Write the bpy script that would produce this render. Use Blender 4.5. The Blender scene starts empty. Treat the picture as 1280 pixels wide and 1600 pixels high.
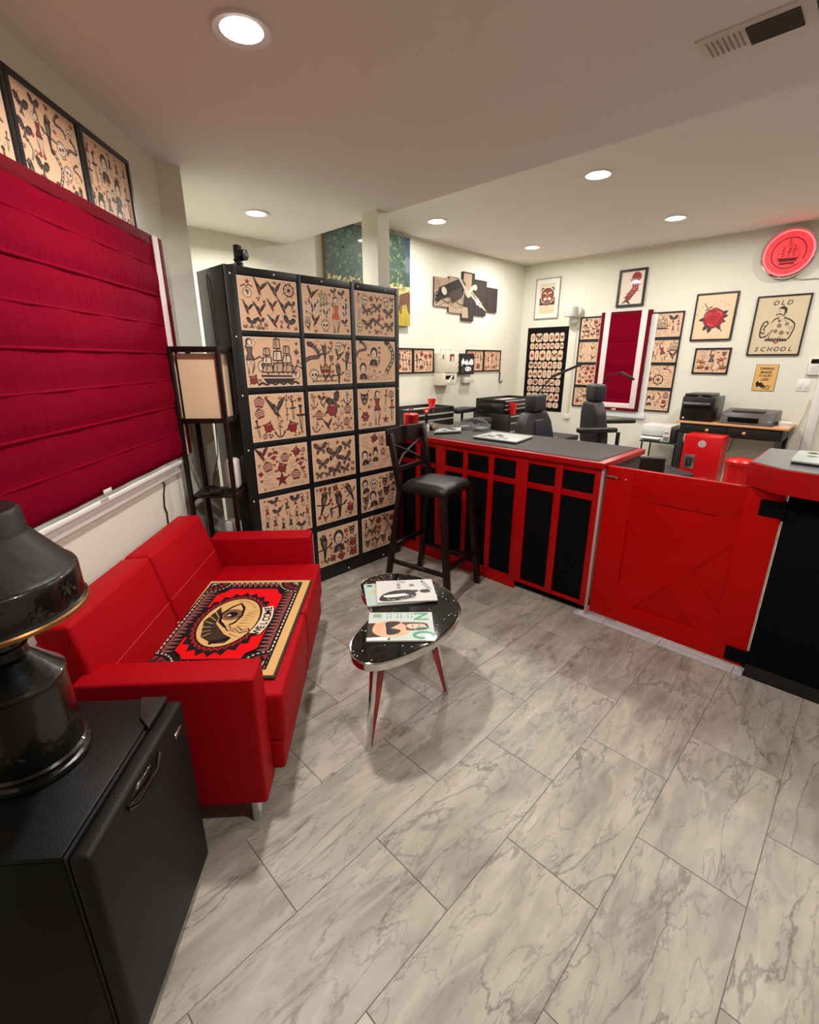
import bpy, bmesh, math, random
from math import pi, sin, cos, radians
from mathutils import Matrix, Vector
SC = bpy.context.scene
COL = SC.collection
# ---------------------------------------------------------------- camera
CAM_H = 1.5; PIT = radians(17.98); AZ = radians(44.6)
cd = bpy.data.cameras.new('camera'); cam = bpy.data.objects.new('camera', cd); COL.objects.link(cam)
fw = Vector((cos(AZ)*cos(PIT), sin(AZ)*cos(PIT), -sin(PIT)))
rt = Vector((sin(AZ), -cos(AZ), 0)); up = rt.cross(fw)
cam.matrix_world = Matrix(((rt.x, up.x, -fw.x, 0), (rt.y, up.y, -fw.y, 0), (rt.z, up.z, -fw.z, CAM_H), (0, 0, 0, 1)))
cd.sensor_fit = 'VERTICAL'; cd.sensor_height = 36; cd.lens = 731/1600*36
cd.clip_start = .05; cd.clip_end = 60
SC.camera = cam
# ---------------------------------------------------------------- world, exposure
w = bpy.data.worlds.new('world'); SC.world = w; w.use_nodes = True
w.node_tree.nodes['Background'].inputs[0].default_value = (.02, .02, .022, 1)
w.node_tree.nodes['Background'].inputs[1].default_value = .3
SC.view_settings.view_transform = 'Standard'; SC.view_settings.look = 'None'
SC.view_settings.gamma = 1; SC.view_settings.use_curve_mapping = False
SC.view_settings.exposure = 0.1
SC.cycles.use_denoising = True
SC.cycles.max_bounces = 10; SC.cycles.diffuse_bounces = 6
NEAR_LIGHT = 22; FAR_LIGHT = 21; SPREAD = radians(160)      # watts of each recessed lamp, beam spread
LAMPC = (255, 251, 245)
# ---------------------------------------------------------------- geometry of the place
XW = 6.3; YG = 3.94; ZN = 2.445; ZF = 2.752; XS = 2.48
LA = radians(48.1)
LV = Vector((cos(LA), sin(LA), 0)); NV = Vector((sin(LA), -cos(LA), 0))
WL = 1.10
def LN(l, n, z=0): v = LV*l + NV*n; return Vector((v.x, v.y, z))
R_BACK = 0; R_RIGHT = -pi/2; R_LEFT = LA
# ---------------------------------------------------------------- colour and materials
def lin(c):
    r = []
    for v in c[:3]:
        v = v/255
        r.append(v/12.92 if v <= .04045 else ((v+.055)/1.055)**2.4)
    return (r[0], r[1], r[2], 1)
MATS = {}
def mat(name, col, rough=.5, metal=0, coat=0, bump=0, bscale=60, var=0, vscale=8, spec=.5, emit=0, ecol=None, coatr=.05, trans=0, alpha=1, stretch=None):
    if name in MATS: return MATS[name]
    m = bpy.data.materials.new(name); m.use_nodes = True; nt = m.node_tree; b = nt.nodes['Principled BSDF']
    c = lin(col)
    b.inputs['Base Color'].default_value = c; b.inputs['Roughness'].default_value = rough
    b.inputs['Metallic'].default_value = metal; b.inputs['Specular IOR Level'].default_value = spec
    b.inputs['Coat Weight'].default_value = coat; b.inputs['Coat Roughness'].default_value = coatr
    b.inputs['Transmission Weight'].default_value = trans; b.inputs['Alpha'].default_value = alpha
    if emit: b.inputs['Emission Color'].default_value = lin(ecol or col); b.inputs['Emission Strength'].default_value = emit
    tc = nt.nodes.new('ShaderNodeTexCoord')
    src = tc.outputs['Object']
    if stretch:
        mp = nt.nodes.new('ShaderNodeMapping'); mp.inputs['Scale'].default_value = stretch; nt.links.new(src, mp.inputs[0]); src = mp.outputs[0]
    if var:
        n = nt.nodes.new('ShaderNodeTexNoise'); n.inputs['Scale'].default_value = vscale; n.inputs['Detail'].default_value = 5
        nt.links.new(src, n.inputs['Vector'])
        mx = nt.nodes.new('ShaderNodeMix'); mx.data_type = 'RGBA'
        mx.inputs[6].default_value = [v*(1-var) for v in c[:3]]+[1]; mx.inputs[7].default_value = [min(1, v*(1+var)) for v in c[:3]]+[1]
        nt.links.new(n.outputs['Fac'], mx.inputs[0]); nt.links.new(mx.outputs[2], b.inputs['Base Color'])
    if bump:
        n = nt.nodes.new('ShaderNodeTexNoise'); n.inputs['Scale'].default_value = bscale; n.inputs['Detail'].default_value = 4
        nt.links.new(src, n.inputs['Vector'])
        bp = nt.nodes.new('ShaderNodeBump'); bp.inputs['Strength'].default_value = bump; bp.inputs['Distance'].default_value = .01
        nt.links.new(n.outputs['Fac'], bp.inputs['Height']); nt.links.new(bp.outputs[0], b.inputs['Normal'])
    MATS[name] = m; return m
def print_mat(name, rough, coat, cbump=0, spec=.4):
    m = mat(name, (255, 255, 255), rough, coat=coat, spec=spec)
    nt = m.node_tree; b = nt.nodes['Principled BSDF']
    a = nt.nodes.new('ShaderNodeAttribute'); a.attribute_name = 'ink'
    nt.links.new(a.outputs['Color'], b.inputs['Base Color'])
    if cbump:
        tc = nt.nodes.new('ShaderNodeTexCoord'); oi = nt.nodes.new('ShaderNodeObjectInfo')
        ad = nt.nodes.new('ShaderNodeVectorMath'); ad.operation = 'ADD'
        nt.links.new(tc.outputs['Object'], ad.inputs[0]); nt.links.new(oi.outputs['Random'], ad.inputs[1])
        n = nt.nodes.new('ShaderNodeTexNoise'); n.inputs['Scale'].default_value = 7; n.inputs['Detail'].default_value = 0
        nt.links.new(ad.outputs[0], n.inputs['Vector'])
        bp = nt.nodes.new('ShaderNodeBump'); bp.inputs['Strength'].default_value = cbump; bp.inputs['Distance'].default_value = .02
        nt.links.new(n.outputs['Fac'], bp.inputs['Height']); nt.links.new(bp.outputs[0], b.inputs['Coat Normal'])
    return m
M_PRINT = print_mat('printed_paper', .6, 0)
M_GLAZED = print_mat('printed_paper_under_acrylic', .5, .35)
M_SLEEVE = print_mat('printed_paper_in_clear_sleeve', .5, .8, .5)
M_CLOTH = print_mat('printed_cloth', .95, 0, spec=.1)
M_PILE = print_mat('printed_mat_pile', .95, 0, spec=.1)
# ---------------------------------------------------------------- object helpers
def tag(o, label=None, cat=None, group=None, kind=None):
    if label: o['label'] = label
    if cat: o['category'] = cat
    if group: o['group'] = group
    if kind: o['kind'] = kind
    return o
def empty(name, loc, rz, label, cat, group=None):
    o = bpy.data.objects.new(name, None); o.empty_display_size = .05; COL.objects.link(o)
    o.location = loc; o.rotation_euler = (0, 0, rz); return tag(o, label, cat, group)
class P:
    """collects solid shapes; make() links them as one mesh object"""
    def __init__(s): s.bm = bmesh.new()
    def _fin(s, vs, M, bev=0, seg=2):
        if bev:
            es = list({e for v in vs for e in v.link_edges})
            r = bmesh.ops.bevel(s.bm, geom=es, offset=bev, segments=seg, affect='EDGES', profile=.5, clamp_overlap=True)
            vs = list({v for f in r['faces'] for v in f.verts} | {v for v in vs if v.is_valid})
        bmesh.ops.transform(s.bm, matrix=M, verts=vs); return s
    def box(s, c, d, bev=0, seg=2, rot=(0, 0, 0)):
        r = bmesh.ops.create_cube(s.bm, size=1, matrix=Matrix.Diagonal((d[0], d[1], d[2], 1)))
        from mathutils import Euler
        return s._fin(r['verts'], Matrix.Translation(c) @ Euler(rot).to_matrix().to_4x4(), bev, seg)
    def bx(s, x0, x1, y0, y1, z0, z1, bev=0, seg=2):
        return s.box(((x0+x1)/2, (y0+y1)/2, (z0+z1)/2), (abs(x1-x0), abs(y1-y0), abs(z1-z0)), bev, seg)
    def hexa(s, b4, t4, bev=0, seg=2):
        vs = [s.bm.verts.new(p) for p in list(b4)+list(t4)]
        for f in ((3, 2, 1, 0), (4, 5, 6, 7), (0, 1, 5, 4), (1, 2, 6, 5), (2, 3, 7, 6), (3, 0, 4, 7)): s.bm.faces.new([vs[i] for i in f])
        return s._fin(vs, Matrix.Identity(4), bev, seg)
    def bar(s, a, b, wd, th, bev=0, upv=(0, 0, 1)):
        a = Vector(a); b = Vector(b); d = (b-a); L = d.length; z = d.normalized(); x = Vector(upv).cross(z)
        if x.length < 1e-4: x = Vector((1, 0, 0))
        x.normalize(); y = z.cross(x)
        M = Matrix(((x.x, y.x, z.x, 0), (x.y, y.y, z.y, 0), (x.z, y.z, z.z, 0), (0, 0, 0, 1)))
        r = bmesh.ops.create_cube(s.bm, size=1, matrix=Matrix.Diagonal((wd, th, L, 1)))
        return s._fin(r['verts'], Matrix.Translation((a+b)/2) @ M, bev)
    def cone(s, a, b, r1, r2=None, n=20, bev=0):
        a = Vector(a); b = Vector(b); d = b-a; r2 = r1 if r2 is None else r2
        r = bmesh.ops.create_cone(s.bm, cap_ends=True, segments=n, radius1=r1, radius2=r2, depth=d.length)
        return s._fin(r['verts'], Matrix.Translation((a+b)/2) @ d.to_track_quat('Z', 'Y').to_matrix().to_4x4(), bev, 2)
    def sphere(s, c, r, sc=(1, 1, 1), n=16):
        q = bmesh.ops.create_uvsphere(s.bm, u_segments=n, v_segments=n//2+2, radius=r)
        return s._fin(q['verts'], Matrix.Translation(c) @ Matrix.Diagonal((sc[0], sc[1], sc[2], 1)))
    def lathe(s, prof, c=(0, 0, 0), n=40, cap=True):
        rings = []
        for r, z in prof:
            rings.append([s.bm.verts.new((c[0]+r*cos(2*pi*i/n), c[1]+r*sin(2*pi*i/n), c[2]+z)) for i in range(n)])
        for a, b in zip(rings, rings[1:]):
            for i in range(n): s.bm.faces.new((a[i], a[(i+1) % n], b[(i+1) % n], b[i]))
        if cap: s.bm.faces.new(rings[0][::-1]); s.bm.faces.new(rings[-1])
        return s
    def tube(s, pts, r, n=8):
        pts = [Vector(p) for p in pts]; rings = []; px = None
        for i, p in enumerate(pts):
            d = (pts[min(i+1, len(pts)-1)]-pts[max(i-1, 0)]).normalized()
            x = (px - d*px.dot(d)) if px else d.orthogonal()
            x.normalize(); y = d.cross(x); px = x
            rr = r[i] if isinstance(r, (list, tuple)) else r
            rings.append([s.bm.verts.new(p+(x*cos(2*pi*k/n)+y*sin(2*pi*k/n))*rr) for k in range(n)])
        for a, b in zip(rings, rings[1:]):
            for i in range(n): s.bm.faces.new((a[i], a[(i+1) % n], b[(i+1) % n], b[i]))
        s.bm.faces.new(rings[0][::-1]); s.bm.faces.new(rings[-1]); return s
    def prism(s, pts, z0, z1, bev=0, seg=2):
        a = [s.bm.verts.new((p[0], p[1], z0)) for p in pts]; b = [s.bm.verts.new((p[0], p[1], z1)) for p in pts]; n = len(pts)
        s.bm.faces.new(a[::-1]); tf = s.bm.faces.new(b)
        for i in range(n): s.bm.faces.new((a[i], a[(i+1) % n], b[(i+1) % n], b[i]))
        if bev:
            es = [e for e in tf.edges]
            bmesh.ops.bevel(s.bm, geom=es, offset=bev, segments=seg, affect='EDGES', profile=.5)
        return s
    def ring(s, x0, x1, z0, z1, bw, y0, y1, bev=0):
        """picture-frame ring in the xz plane, four mitred bars"""
        o = [(x0, z0), (x1, z0), (x1, z1), (x0, z1)]; i_ = [(x0+bw, z0+bw), (x1-bw, z0+bw), (x1-bw, z1-bw), (x0+bw, z1-bw)]
        V = [[s.bm.verts.new((p[0], y, p[1])) for p in L] for L in (o, i_) for y in (y0, y1)]
        ob, of, ib, if_ = V
        for k in range(4):
            j = (k+1) % 4
            s.bm.faces.new((of[k], of[j], if_[j], if_[k])); s.bm.faces.new((ob[j], ob[k], ib[k], ib[j]))
            s.bm.faces.new((ob[k], ob[j], of[j], of[k])); s.bm.faces.new((ib[j], ib[k], if_[k], if_[j]))
        return s
    def make(s, name, m, parent=None, ang=35, loc=None, rz=None):
        bmesh.ops.recalc_face_normals(s.bm, faces=s.bm.faces)
        me = bpy.data.meshes.new(name); s.bm.to_mesh(me); s.bm.free()
        me.materials.append(m)
        me.polygons.foreach_set('use_smooth', [True]*len(me.polygons)); me.set_sharp_from_angle(angle=radians(ang))
        o = bpy.data.objects.new(name, me); COL.objects.link(o)
        if parent: o.parent = parent
        if loc is not None: o.location = loc
        if rz is not None: o.rotation_euler = (0, 0, rz)
        return o
def struct(name, p, m): return tag(p.make(name, m), kind='structure')
# ---------------------------------------------------------------- flat print: coloured polygons on paper
DK = (52, 42, 42); SH = (118, 92, 84); RD = (150, 44, 48); GN = (84, 92, 74); TN = (226, 184, 148); LT = (232, 205, 178); WH = (238, 236, 230); BK = (22, 20, 22)
_glyph = {}
def glyphs(txt, bold=0, shear=0):
    k = (txt, bold, shear)
    if k not in _glyph:
        cu = bpy.data.curves.new('t', 'FONT'); cu.body = txt; cu.size = 1; cu.offset = bold; cu.shear = shear; cu.resolution_u = 3
        ob = bpy.data.objects.new('t', cu); COL.objects.link(ob)
        dg = bpy.context.evaluated_depsgraph_get(); me = bpy.data.meshes.new_from_object(ob.evaluated_get(dg))
        vs = [(v.co.x, v.co.y) for v in me.vertices]; fs = [tuple(f.vertices) for f in me.polygons]
        bpy.data.objects.remove(ob); bpy.data.curves.remove(cu); bpy.data.meshes.remove(me); _glyph[k] = (vs, fs)
    return _glyph[k]
class Ink:
    E = 1.6e-5
    def __init__(s, clip=None): s.V = []; s.F = []; s.C = []; s.st = [(0, 0, 1, 0, 1)]; s.L = 0; s.clip = clip
    def push(s, x, y, k=1, r=0, mx=1):
        X, Y = s.tf((x, y)); _, _, K, R, MX = s.st[-1]; s.st.append((X, Y, K*k, R+r*MX, MX*mx)); return s
    def pop(s): s.st.pop()
    def tf(s, p):
        X, Y, k, r, mx = s.st[-1]; x = p[0]*k*mx; y = p[1]*k
        return (X+x*cos(r)-y*sin(r), Y+x*sin(r)+y*cos(r))
    def poly(s, pts, c, raw=False):
        q = [s.tf(p) for p in pts]
        if s.clip:
            x0, y0, x1, y1 = s.clip
            for ax, lim, sg in ((0, x0, 1), (0, x1, -1), (1, y0, 1), (1, y1, -1)):
                o = []
                for i in range(len(q)):
                    a, b = q[i-1], q[i]; da = (a[ax]-lim)*sg; db = (b[ax]-lim)*sg
                    if (da >= 0) != (db >= 0): t = da/(da-db); o.append((a[0]+(b[0]-a[0])*t, a[1]+(b[1]-a[1])*t))
                    if db >= 0: o.append(b)
                q = o
                if len(q) < 3: return s
        s.L += 1; d = s.L*s.E; n = len(s.V)
        s.V += [(p[0], p[1], d) for p in q]; s.F.append(tuple(range(n, n+len(q)))); s.C.append(c); return s
    def line(s, pts, wd, c, taper=False):
        q = [Vector(p) for p in pts]; n = len(q)
        l = []; r = []
        for i, p in enumerate(q):
            d = q[min(i+1, n-1)]-q[max(i-1, 0)]
            if d.length < 1e-9: d = Vector((1, 0))
            d.normalize(); nn = Vector((-d.y, d.x))
            h = wd/2*((1-i/(n-1))*.9+.1 if taper else 1)
            l.append(tuple(p+nn*h)); r.append(tuple(p-nn*h))
        s.L += 1; dd = s.L*s.E
        for i in range(n-1):
            if s.clip: s.L -= 1; L0 = s.L; s.poly([r[i], r[i+1], l[i+1], l[i]], c); s.L = L0+1
            else:
                k = len(s.V); s.V += [(*s.tf(p), dd) for p in (r[i], r[i+1], l[i+1], l[i])]; s.F.append((k, k+1, k+2, k+3)); s.C.append(c)
        return s
    def curve(s, pts, c, k=4):
        n = len(pts); o = []
        for i in range(n):
            p0, p1, p2, p3 = pts[i-1], pts[i], pts[(i+1) % n], pts[(i+2) % n]
            for q in range(k):
                u = q/k; o.append(tuple(.5*((2*p1[a])+(-p0[a]+p2[a])*u+(2*p0[a]-5*p1[a]+4*p2[a]-p3[a])*u*u+(-p0[a]+3*p1[a]-3*p2[a]+p3[a])*u**3) for a in (0, 1)))
        return s.poly(o, c)
    def ell(s, x, y, rx, ry, c, rot=0, n=14):
        return s.poly([(x+rx*cos(t)*cos(rot)-ry*sin(t)*sin(rot), y+rx*cos(t)*sin(rot)+ry*sin(t)*cos(rot)) for t in [2*pi*i/n for i in range(n)]], c)
    def arc(s, x, y, rx, ry, a0, a1, wd, c, n=10):
        return s.line([(x+rx*cos(a0+(a1-a0)*i/n), y+ry*sin(a0+(a1-a0)*i/n)) for i in range(n+1)], wd, c)
    def rect(s, x0, y0, x1, y1, c): return s.poly([(x0, y0), (x1, y0), (x1, y1), (x0, y1)], c)
    def text(s, t, x, y, size, c, bold=0, shear=0, wide=None):
        vs, fs = glyphs(t, bold, shear)
        if not vs: return s
        x0 = min(v[0] for v in vs); x1 = max(v[0] for v in vs)
        kx = size if wide is None else wide/(x1-x0)
        s.L += 1; d = s.L*s.E; n = len(s.V); cx = (x0+x1)/2
        s.V += [(*s.tf((x+(v[0]-cx)*kx, y+v[1]*size)), d) for v in vs]
        for f in fs: s.F.append(tuple(i+n for i in f)); s.C.append(c)
        return s
    def make(s, name, m, parent=None, flat=False, loc=None, rz=None, ang=None):
        me = bpy.data.meshes.new(name)
        me.from_pydata([(v[0], v[1], v[2]) if flat else (v[0], -v[2], v[1]) for v in s.V], [], s.F)
        at = me.color_attributes.new('ink', 'FLOAT_COLOR', 'CORNER'); cols = []
        for f, c in zip(s.F, s.C): cols += list(lin(c))*len(f)
        at.data.foreach_set('color', cols); me.materials.append(m)
        o = bpy.data.objects.new(name, me); COL.objects.link(o)
        if parent: o.parent = parent
        if loc is not None: o.location = loc
        if rz is not None: o.rotation_euler = (0, 0, rz)
        return o
def blob(n, f): return [(f(t)*cos(t), f(t)*sin(t)) for t in [2*pi*i/n for i in range(n)]]
# ---- tattoo flash motifs, each in a unit circle
def m_leaf(I, x, y, L, a, c=GN):
    I.push(x, y, L, a); I.poly([(0, 0), (.3, .22), (.7, .2), (1, 0), (.7, -.2), (.3, -.22)], DK); I.poly([(.1, 0), (.35, .13), (.7, .11), (.9, 0)], c); I.pop()
def m_rose(I, R, c=RD):
    for a in (.4, 1.9, 3.5, 5.2): m_leaf(I, .45*cos(a), .45*sin(a), .62, a)
    I.poly(blob(20, lambda t: .66+.07*abs(sin(2.5*t))), DK); I.poly(blob(20, lambda t: .58+.07*abs(sin(2.5*t))), c)
    for k in range(5): a = k*1.26+.3; I.arc(.22*cos(a), .22*sin(a), .3, .26, a-1.2, a+1.2, .06, DK, 6)
    I.arc(0, 0, .16, .14, 0, 5, .06, DK, 6)
    I.arc(.05, .3, .3, .12, .2, 2.6, .05, LT, 5)
def m_swallow(I, R):
    I.poly([(-.05, .1), (-.3, .55), (-.75, .95), (-.95, .98), (-.55, .35), (-.3, -.05)], DK)
    I.poly([(.05, .1), (.3, .6), (.7, .95), (.95, .95), (.6, .3), (.3, -.1)], DK)
    I.line([(-.2, .15), (-.5, .6), (-.8, .9)], .05, SH); I.line([(.2, .15), (.5, .6), (.8, .88)], .05, SH)
    I.ell(0, -.08, .24, .42, DK, .3); I.ell(.03, -.05, .13, .26, RD if R.random() < .5 else SH, .3)
    I.ell(-.16, .32, .17, .15, DK); I.poly([(-.3, .4), (-.46, .36), (-.28, .28)], DK)
    I.poly([(.02, -.35), (.2, -.95), (.22, -.5), (.55, -.85), (.25, -.3)], DK)
def m_butterfly(I, R, c=SH):
    for s in (1, -1):
        I.push(0, 0, 1, 0, s)
        I.poly([(.05, .05), (.3, .5), (.75, .75), (1, .6), (.9, .2), (.55, -.05), (.1, -.05)], DK)
        I.poly([(.15, .1), (.35, .42), (.72, .6), (.82, .5), (.7, .2), (.45, .03)], c)
        I.line([(.12, .05), (.8, .6)], .04, DK); I.line([(.12, .05), (.75, .3)], .04, DK)
        I.poly([(.05, -.05), (.5, -.12), (.65, -.4), (.5, -.75), (.3, -.6), (.12, -.3)], DK)
        I.poly([(.12, -.12), (.42, -.18), (.5, -.4), (.42, -.56), (.2, -.3)], c)
        I.line([(.03, .3), (.15, .55), (.25, .62)], .04, DK); I.pop()
    I.ell(0, -.03, .08, .36, DK)
def m_eagle(I, R, c=SH):
    for s in (1, -1):
        I.push(0, .1, 1, 0, s)
        I.poly([(.08, .2), (.35, .62), (.8, .7), (1, .45), (.85, .15), (.8, -.05), (.65, -.02), (.6, -.25), (.45, -.15), (.38, -.38), (.22, -.2)], DK)
        for k in range(4): I.line([(.25+.1*k, .3), (.4+.14*k, -.12+.12*k)], .05, c)
        I.pop()
    I.ell(0, 0, .2, .42, DK); I.ell(0, -.05, .1, .28, c); I.ell(.03, .48, .15, .15, LT); I.poly([(.12, .55), (.34, .42), (.13, .42)], DK)
    I.poly([(-.12, -.35), (-.35, -.85), (0, -.72), (.32, -.88), (.12, -.35)], DK)
    I.ell(0, -.55, .2, .12, SH)
def m_skull(I, R):
    I.poly(blob(18, lambda t: .72 if sin(t) > -.3 else .62), DK); I.ell(0, .06, .6, .56, LT)
    I.rect(-.36, -.8, .36, -.3, DK); I.rect(-.3, -.72, .3, -.28, LT)
    I.ell(-.24, 0, .18, .17, DK); I.ell(.24, 0, .18, .17, DK); I.poly([(0, -.12), (-.09, -.32), (.09, -.32)], DK)
    for k in range(-2, 3): I.line([(k*.12, -.42), (k*.12, -.7)], .04, DK)
    I.line([(-.28, -.55), (.28, -.55)], .04, DK); I.arc(0, .1, .45, .4, .6, 2.5, .07, SH, 6)
def heart_pts(k=1): return [(k*.8*(sin(t)**3), k*(.65*cos(t)-.25*cos(2*t)-.1*cos(3*t)-.05*cos(4*t))) for t in [2*pi*i/24 for i in range(24)]]
def m_heart(I, R, c=RD):
    I.poly(heart_pts(1.05), DK); I.poly(heart_pts(.9), c)
    if R.random() < .7: m_banner(I, R)
def m_banner(I, R):
    p = [(-.95, -.25), (-.5, -.05), (0, .08), (.5, -.05), (.95, -.25)]
    I.line(p, .36, DK); I.line([(x*.98, y) for x, y in p], .26, LT)
    I.line([(-.6+.1*k, -.05+.08*(1-abs(-.6+.1*k))+(.05 if k % 2 else -.05)) for k in range(13)], .05, DK)
def m_dagger(I, R):
    I.poly([(-.14, .2), (.14, .2), (.1, -.7), (0, -1), (-.1, -.7)], DK); I.poly([(-.07, .15), (.07, .15), (.05, -.65), (0, -.85)], LT)
    I.line([(0, .15), (0, -.8)], .03, SH); I.poly([(-.4, .32), (.4, .32), (.3, .16), (-.3, .16)], DK); I.rect(-.09, .3, .09, .78, RD); I.rect(-.09, .42, .09, .48, DK); I.rect(-.09, .58, .09, .64, DK); I.ell(0, .86, .16, .13, DK)
def m_anchor(I, R):
    I.line([(0, .6), (0, -.8)], .18, DK); I.arc(0, -.15, .6, .65, pi+.1, 2*pi-.1, .17, DK); I.line([(-.4, .4), (.4, .4)], .15, DK)
    I.arc(0, .75, .17, .17, 0, 2*pi, .09, DK); I.line([(0, .5), (0, -.65)], .06, SH)
    for s in (1, -1): I.poly([(s*.75, .05), (s*.45, -.3), (s*.8, -.35)], DK)
    I.line([(-.5, .5), (.2, .25), (-.2, -.1), (.35, -.4), (-.1, -.7)], .07, LT)
def m_ship(I, R):
    I.poly([(-.85, -.5), (.7, -.55), (.95, -.3), (.7, -.85), (-.6, -.85)], DK)
    I.line([(-.75, -.62), (.75, -.65)], .05, LT)
    for mx, top in ((-.5, .6), (0, 1), (.45, .7)):
        I.line([(mx, -.5), (mx, top)], .06, DK)
        n = 3; h = (top+.45)/n
        for k in range(n):
            y0 = -.42+k*h; ww = .3-.06*k
            I.poly([(mx-ww, y0), (mx+ww, y0-.03), (mx+ww*.9, y0+h*.86), (mx-ww*.7, y0+h*.86)], DK)
            I.poly([(mx-ww*.8, y0+.05), (mx+ww*.75, y0+.03), (mx+ww*.65, y0+h*.74), (mx-ww*.5, y0+h*.74)], LT if k % 2 else (200, 165, 135))
            I.line([(mx-ww*.2, y0+.08), (mx-ww*.1, y0+h*.7)], .06, SH)
    I.line([(.7, -.5), (1.05, .1)], .05, DK)
    I.line([(-1+.2*k, -.9+(.08 if k % 2 else -.02)) for k in range(11)], .09, DK)
def m_lady(I, R):
    c = R.choice((SH, DK, RD, (120, 60, 50)))
    I.ell(0, .78, .2, .2, DK); I.ell(.03, .75, .12, .15, LT); I.poly([(-.16, .75), (-.3, .45), (-.15, .5)], DK)
    I.poly([(-.22, .52), (.22, .52), (.14, .15), (.3, -.2), (-.3, -.2), (-.14, .15)], DK); I.poly([(-.14, .46), (.14, .46), (.08, .12), (.2, -.14), (-.2, -.14), (-.08, .12)], c)
    I.line([(-.2, .48), (-.45, .2), (-.25, 0)], .08, LT); I.line([(.2, .48), (.42, .68), (.2, .9)], .08, LT)
    I.line([(-.2, .48), (-.48, .2), (-.27, 0)], .03, DK); I.line([(.2, .5), (.45, .7), (.22, .93)], .03, DK)
    I.poly([(-.26, -.2), (-.02, -.2), (-.08, -.6), (-.1, -1), (-.2, -1), (-.2, -.6)], SH); I.poly([(.02, -.2), (.26, -.2), (.26, -.6), (.1, -.98), (.02, -.95), (.1, -.6)], SH)
    I.poly([(-.2, -.25), (-.06, -.25), (-.13, -.8)], LT); I.poly([(.07, -.25), (.2, -.25), (.15, -.65)], LT)
def m_snake(I, R):
    p = [(.55*sin(3.4*t)*(1-.2*t), .9-1.8*t) for t in [i/16 for i in range(17)]]
    I.line(p, .27, DK); I.line(p, .15, GN if R.random() < .5 else SH)
    for i in range(1, 16, 2): I.line([p[i], p[i+1]], .1, LT)
    I.ell(p[0][0], p[0][1], .22, .17, DK); I.line([p[0], (p[0][0]+.4, p[0][1]+.1)], .05, RD)
def m_head(I, R):
    I.poly([(-.6, .1), (-.65, .85), (-.3, .6), (.3, .6), (.65, .85), (.6, .1), (.35, -.6), (0, -.85), (-.35, -.6)], DK)
    I.poly([(-.42, .35), (-.1, .2), (-.35, .12)], LT); I.poly([(.42, .35), (.1, .2), (.35, .12)], LT)
    I.ell(0, -.38, .3, .28, SH); I.ell(0, -.45, .2, .17, RD); I.poly([(-.18, -.3), (-.1, -.5), (-.04, -.3)], LT); I.poly([(.18, -.3), (.1, -.5), (.04, -.3)], LT); I.line([(-.5, -.05), (-.2, -.1)], .06, SH); I.line([(.5, -.05), (.2, -.1)], .06, SH)
def m_star(I, R, c=RD):
    for k in range(5):
        a = pi/2+k*2*pi/5; o = (cos(a), sin(a)); i1 = (.4*cos(a+pi/5), .4*sin(a+pi/5)); i2 = (.4*cos(a-pi/5), .4*sin(a-pi/5))
        I.poly([(0, 0), i2, o], DK); I.poly([(0, 0), o, i1], c)
def m_parrot(I, R):
    I.poly([(-.1, .9), (.15, .8), (.28, .4), (.22, -.1), (.1, -.9), (-.05, -1), (-.08, -.3), (-.25, .2), (-.28, .65)], DK)
    I.poly([(.02, .5), (.18, .3), (.12, -.2), (-.02, -.1), (-.12, .3)], SH); I.ell(-.08, .72, .14, .13, LT if R.random() < .3 else SH); I.poly([(-.2, .78), (-.4, .62), (-.2, .6)], DK)
    I.line([(-.55, -.25), (.5, -.1)], .1, DK); m_leaf(I, .35, -.1, .4, .6)
def m_portrait(I, R):
    I.ell(0, .25, .46, .55, DK); I.ell(0, .12, .3, .4, LT); I.ell(-.12, .2, .06, .04, DK); I.ell(.12, .2, .06, .04, DK); I.line([(-.1, -.1), (.1, -.1)], .06, RD); I.line([(0, .18), (.03, .02)], .04, DK)
    I.poly([(-.55, -.9), (-.4, -.4), (-.15, -.3), (.15, -.3), (.4, -.4), (.55, -.9)], DK); I.poly([(-.2, -.85), (0, -.42), (.2, -.85)], SH)
    if R.random() < .3: I.rect(-.55, .6, .55, .68, DK); I.rect(-.32, .6, .32, 1.05, DK)
def m_flower(I, R, c=RD):
    for k in range(6): a = k*pi/3; I.ell(.4*cos(a), .4*sin(a), .33, .26, DK, a)
    for k in range(6): a = k*pi/3; I.ell(.4*cos(a), .4*sin(a), .24, .18, c, a)
    I.ell(0, 0, .2, .2, DK); I.ell(0, 0, .1, .1, LT)
def m_globe(I, R):
    I.ell(0, -.15, .6, .6, DK); I.ell(0, -.15, .52, .52, LT); I.poly([(-.3, .1), (.1, .25), (.3, 0), (.05, -.2), (.1, -.55), (-.15, -.3)], SH); I.line([(-.8, .5), (-.3, .75), (0, .55), (.3, .75), (.8, .5)], .14, DK)
def m_scroll(I, R):
    I.line([(-.9+.15*k, (.12 if k % 2 else -.1)*(.6+R.random())) for k in range(13)], .07, DK)
def m_crown(I, R):
    I.poly([(-.7, -.4), (-.8, .4), (-.4, .05), (0, .6), (.4, .05), (.8, .4), (.7, -.4)], DK); I.poly([(-.55, -.25), (-.6, .1), (-.35, -.05), (0, .35), (.35, -.05), (.6, .1), (.55, -.25)], (170, 120, 70)); I.rect(-.7, -.62, .7, -.4, RD)
def m_wheel(I, R):
    I.arc(0, 0, .7, .7, 0, 2*pi, .16, DK, 16); I.ell(0, 0, .2, .2, DK)
    for k in range(8): a = k*pi/4; I.line([(0, 0), (.98*cos(a), .98*sin(a))], .07, DK)
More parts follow.
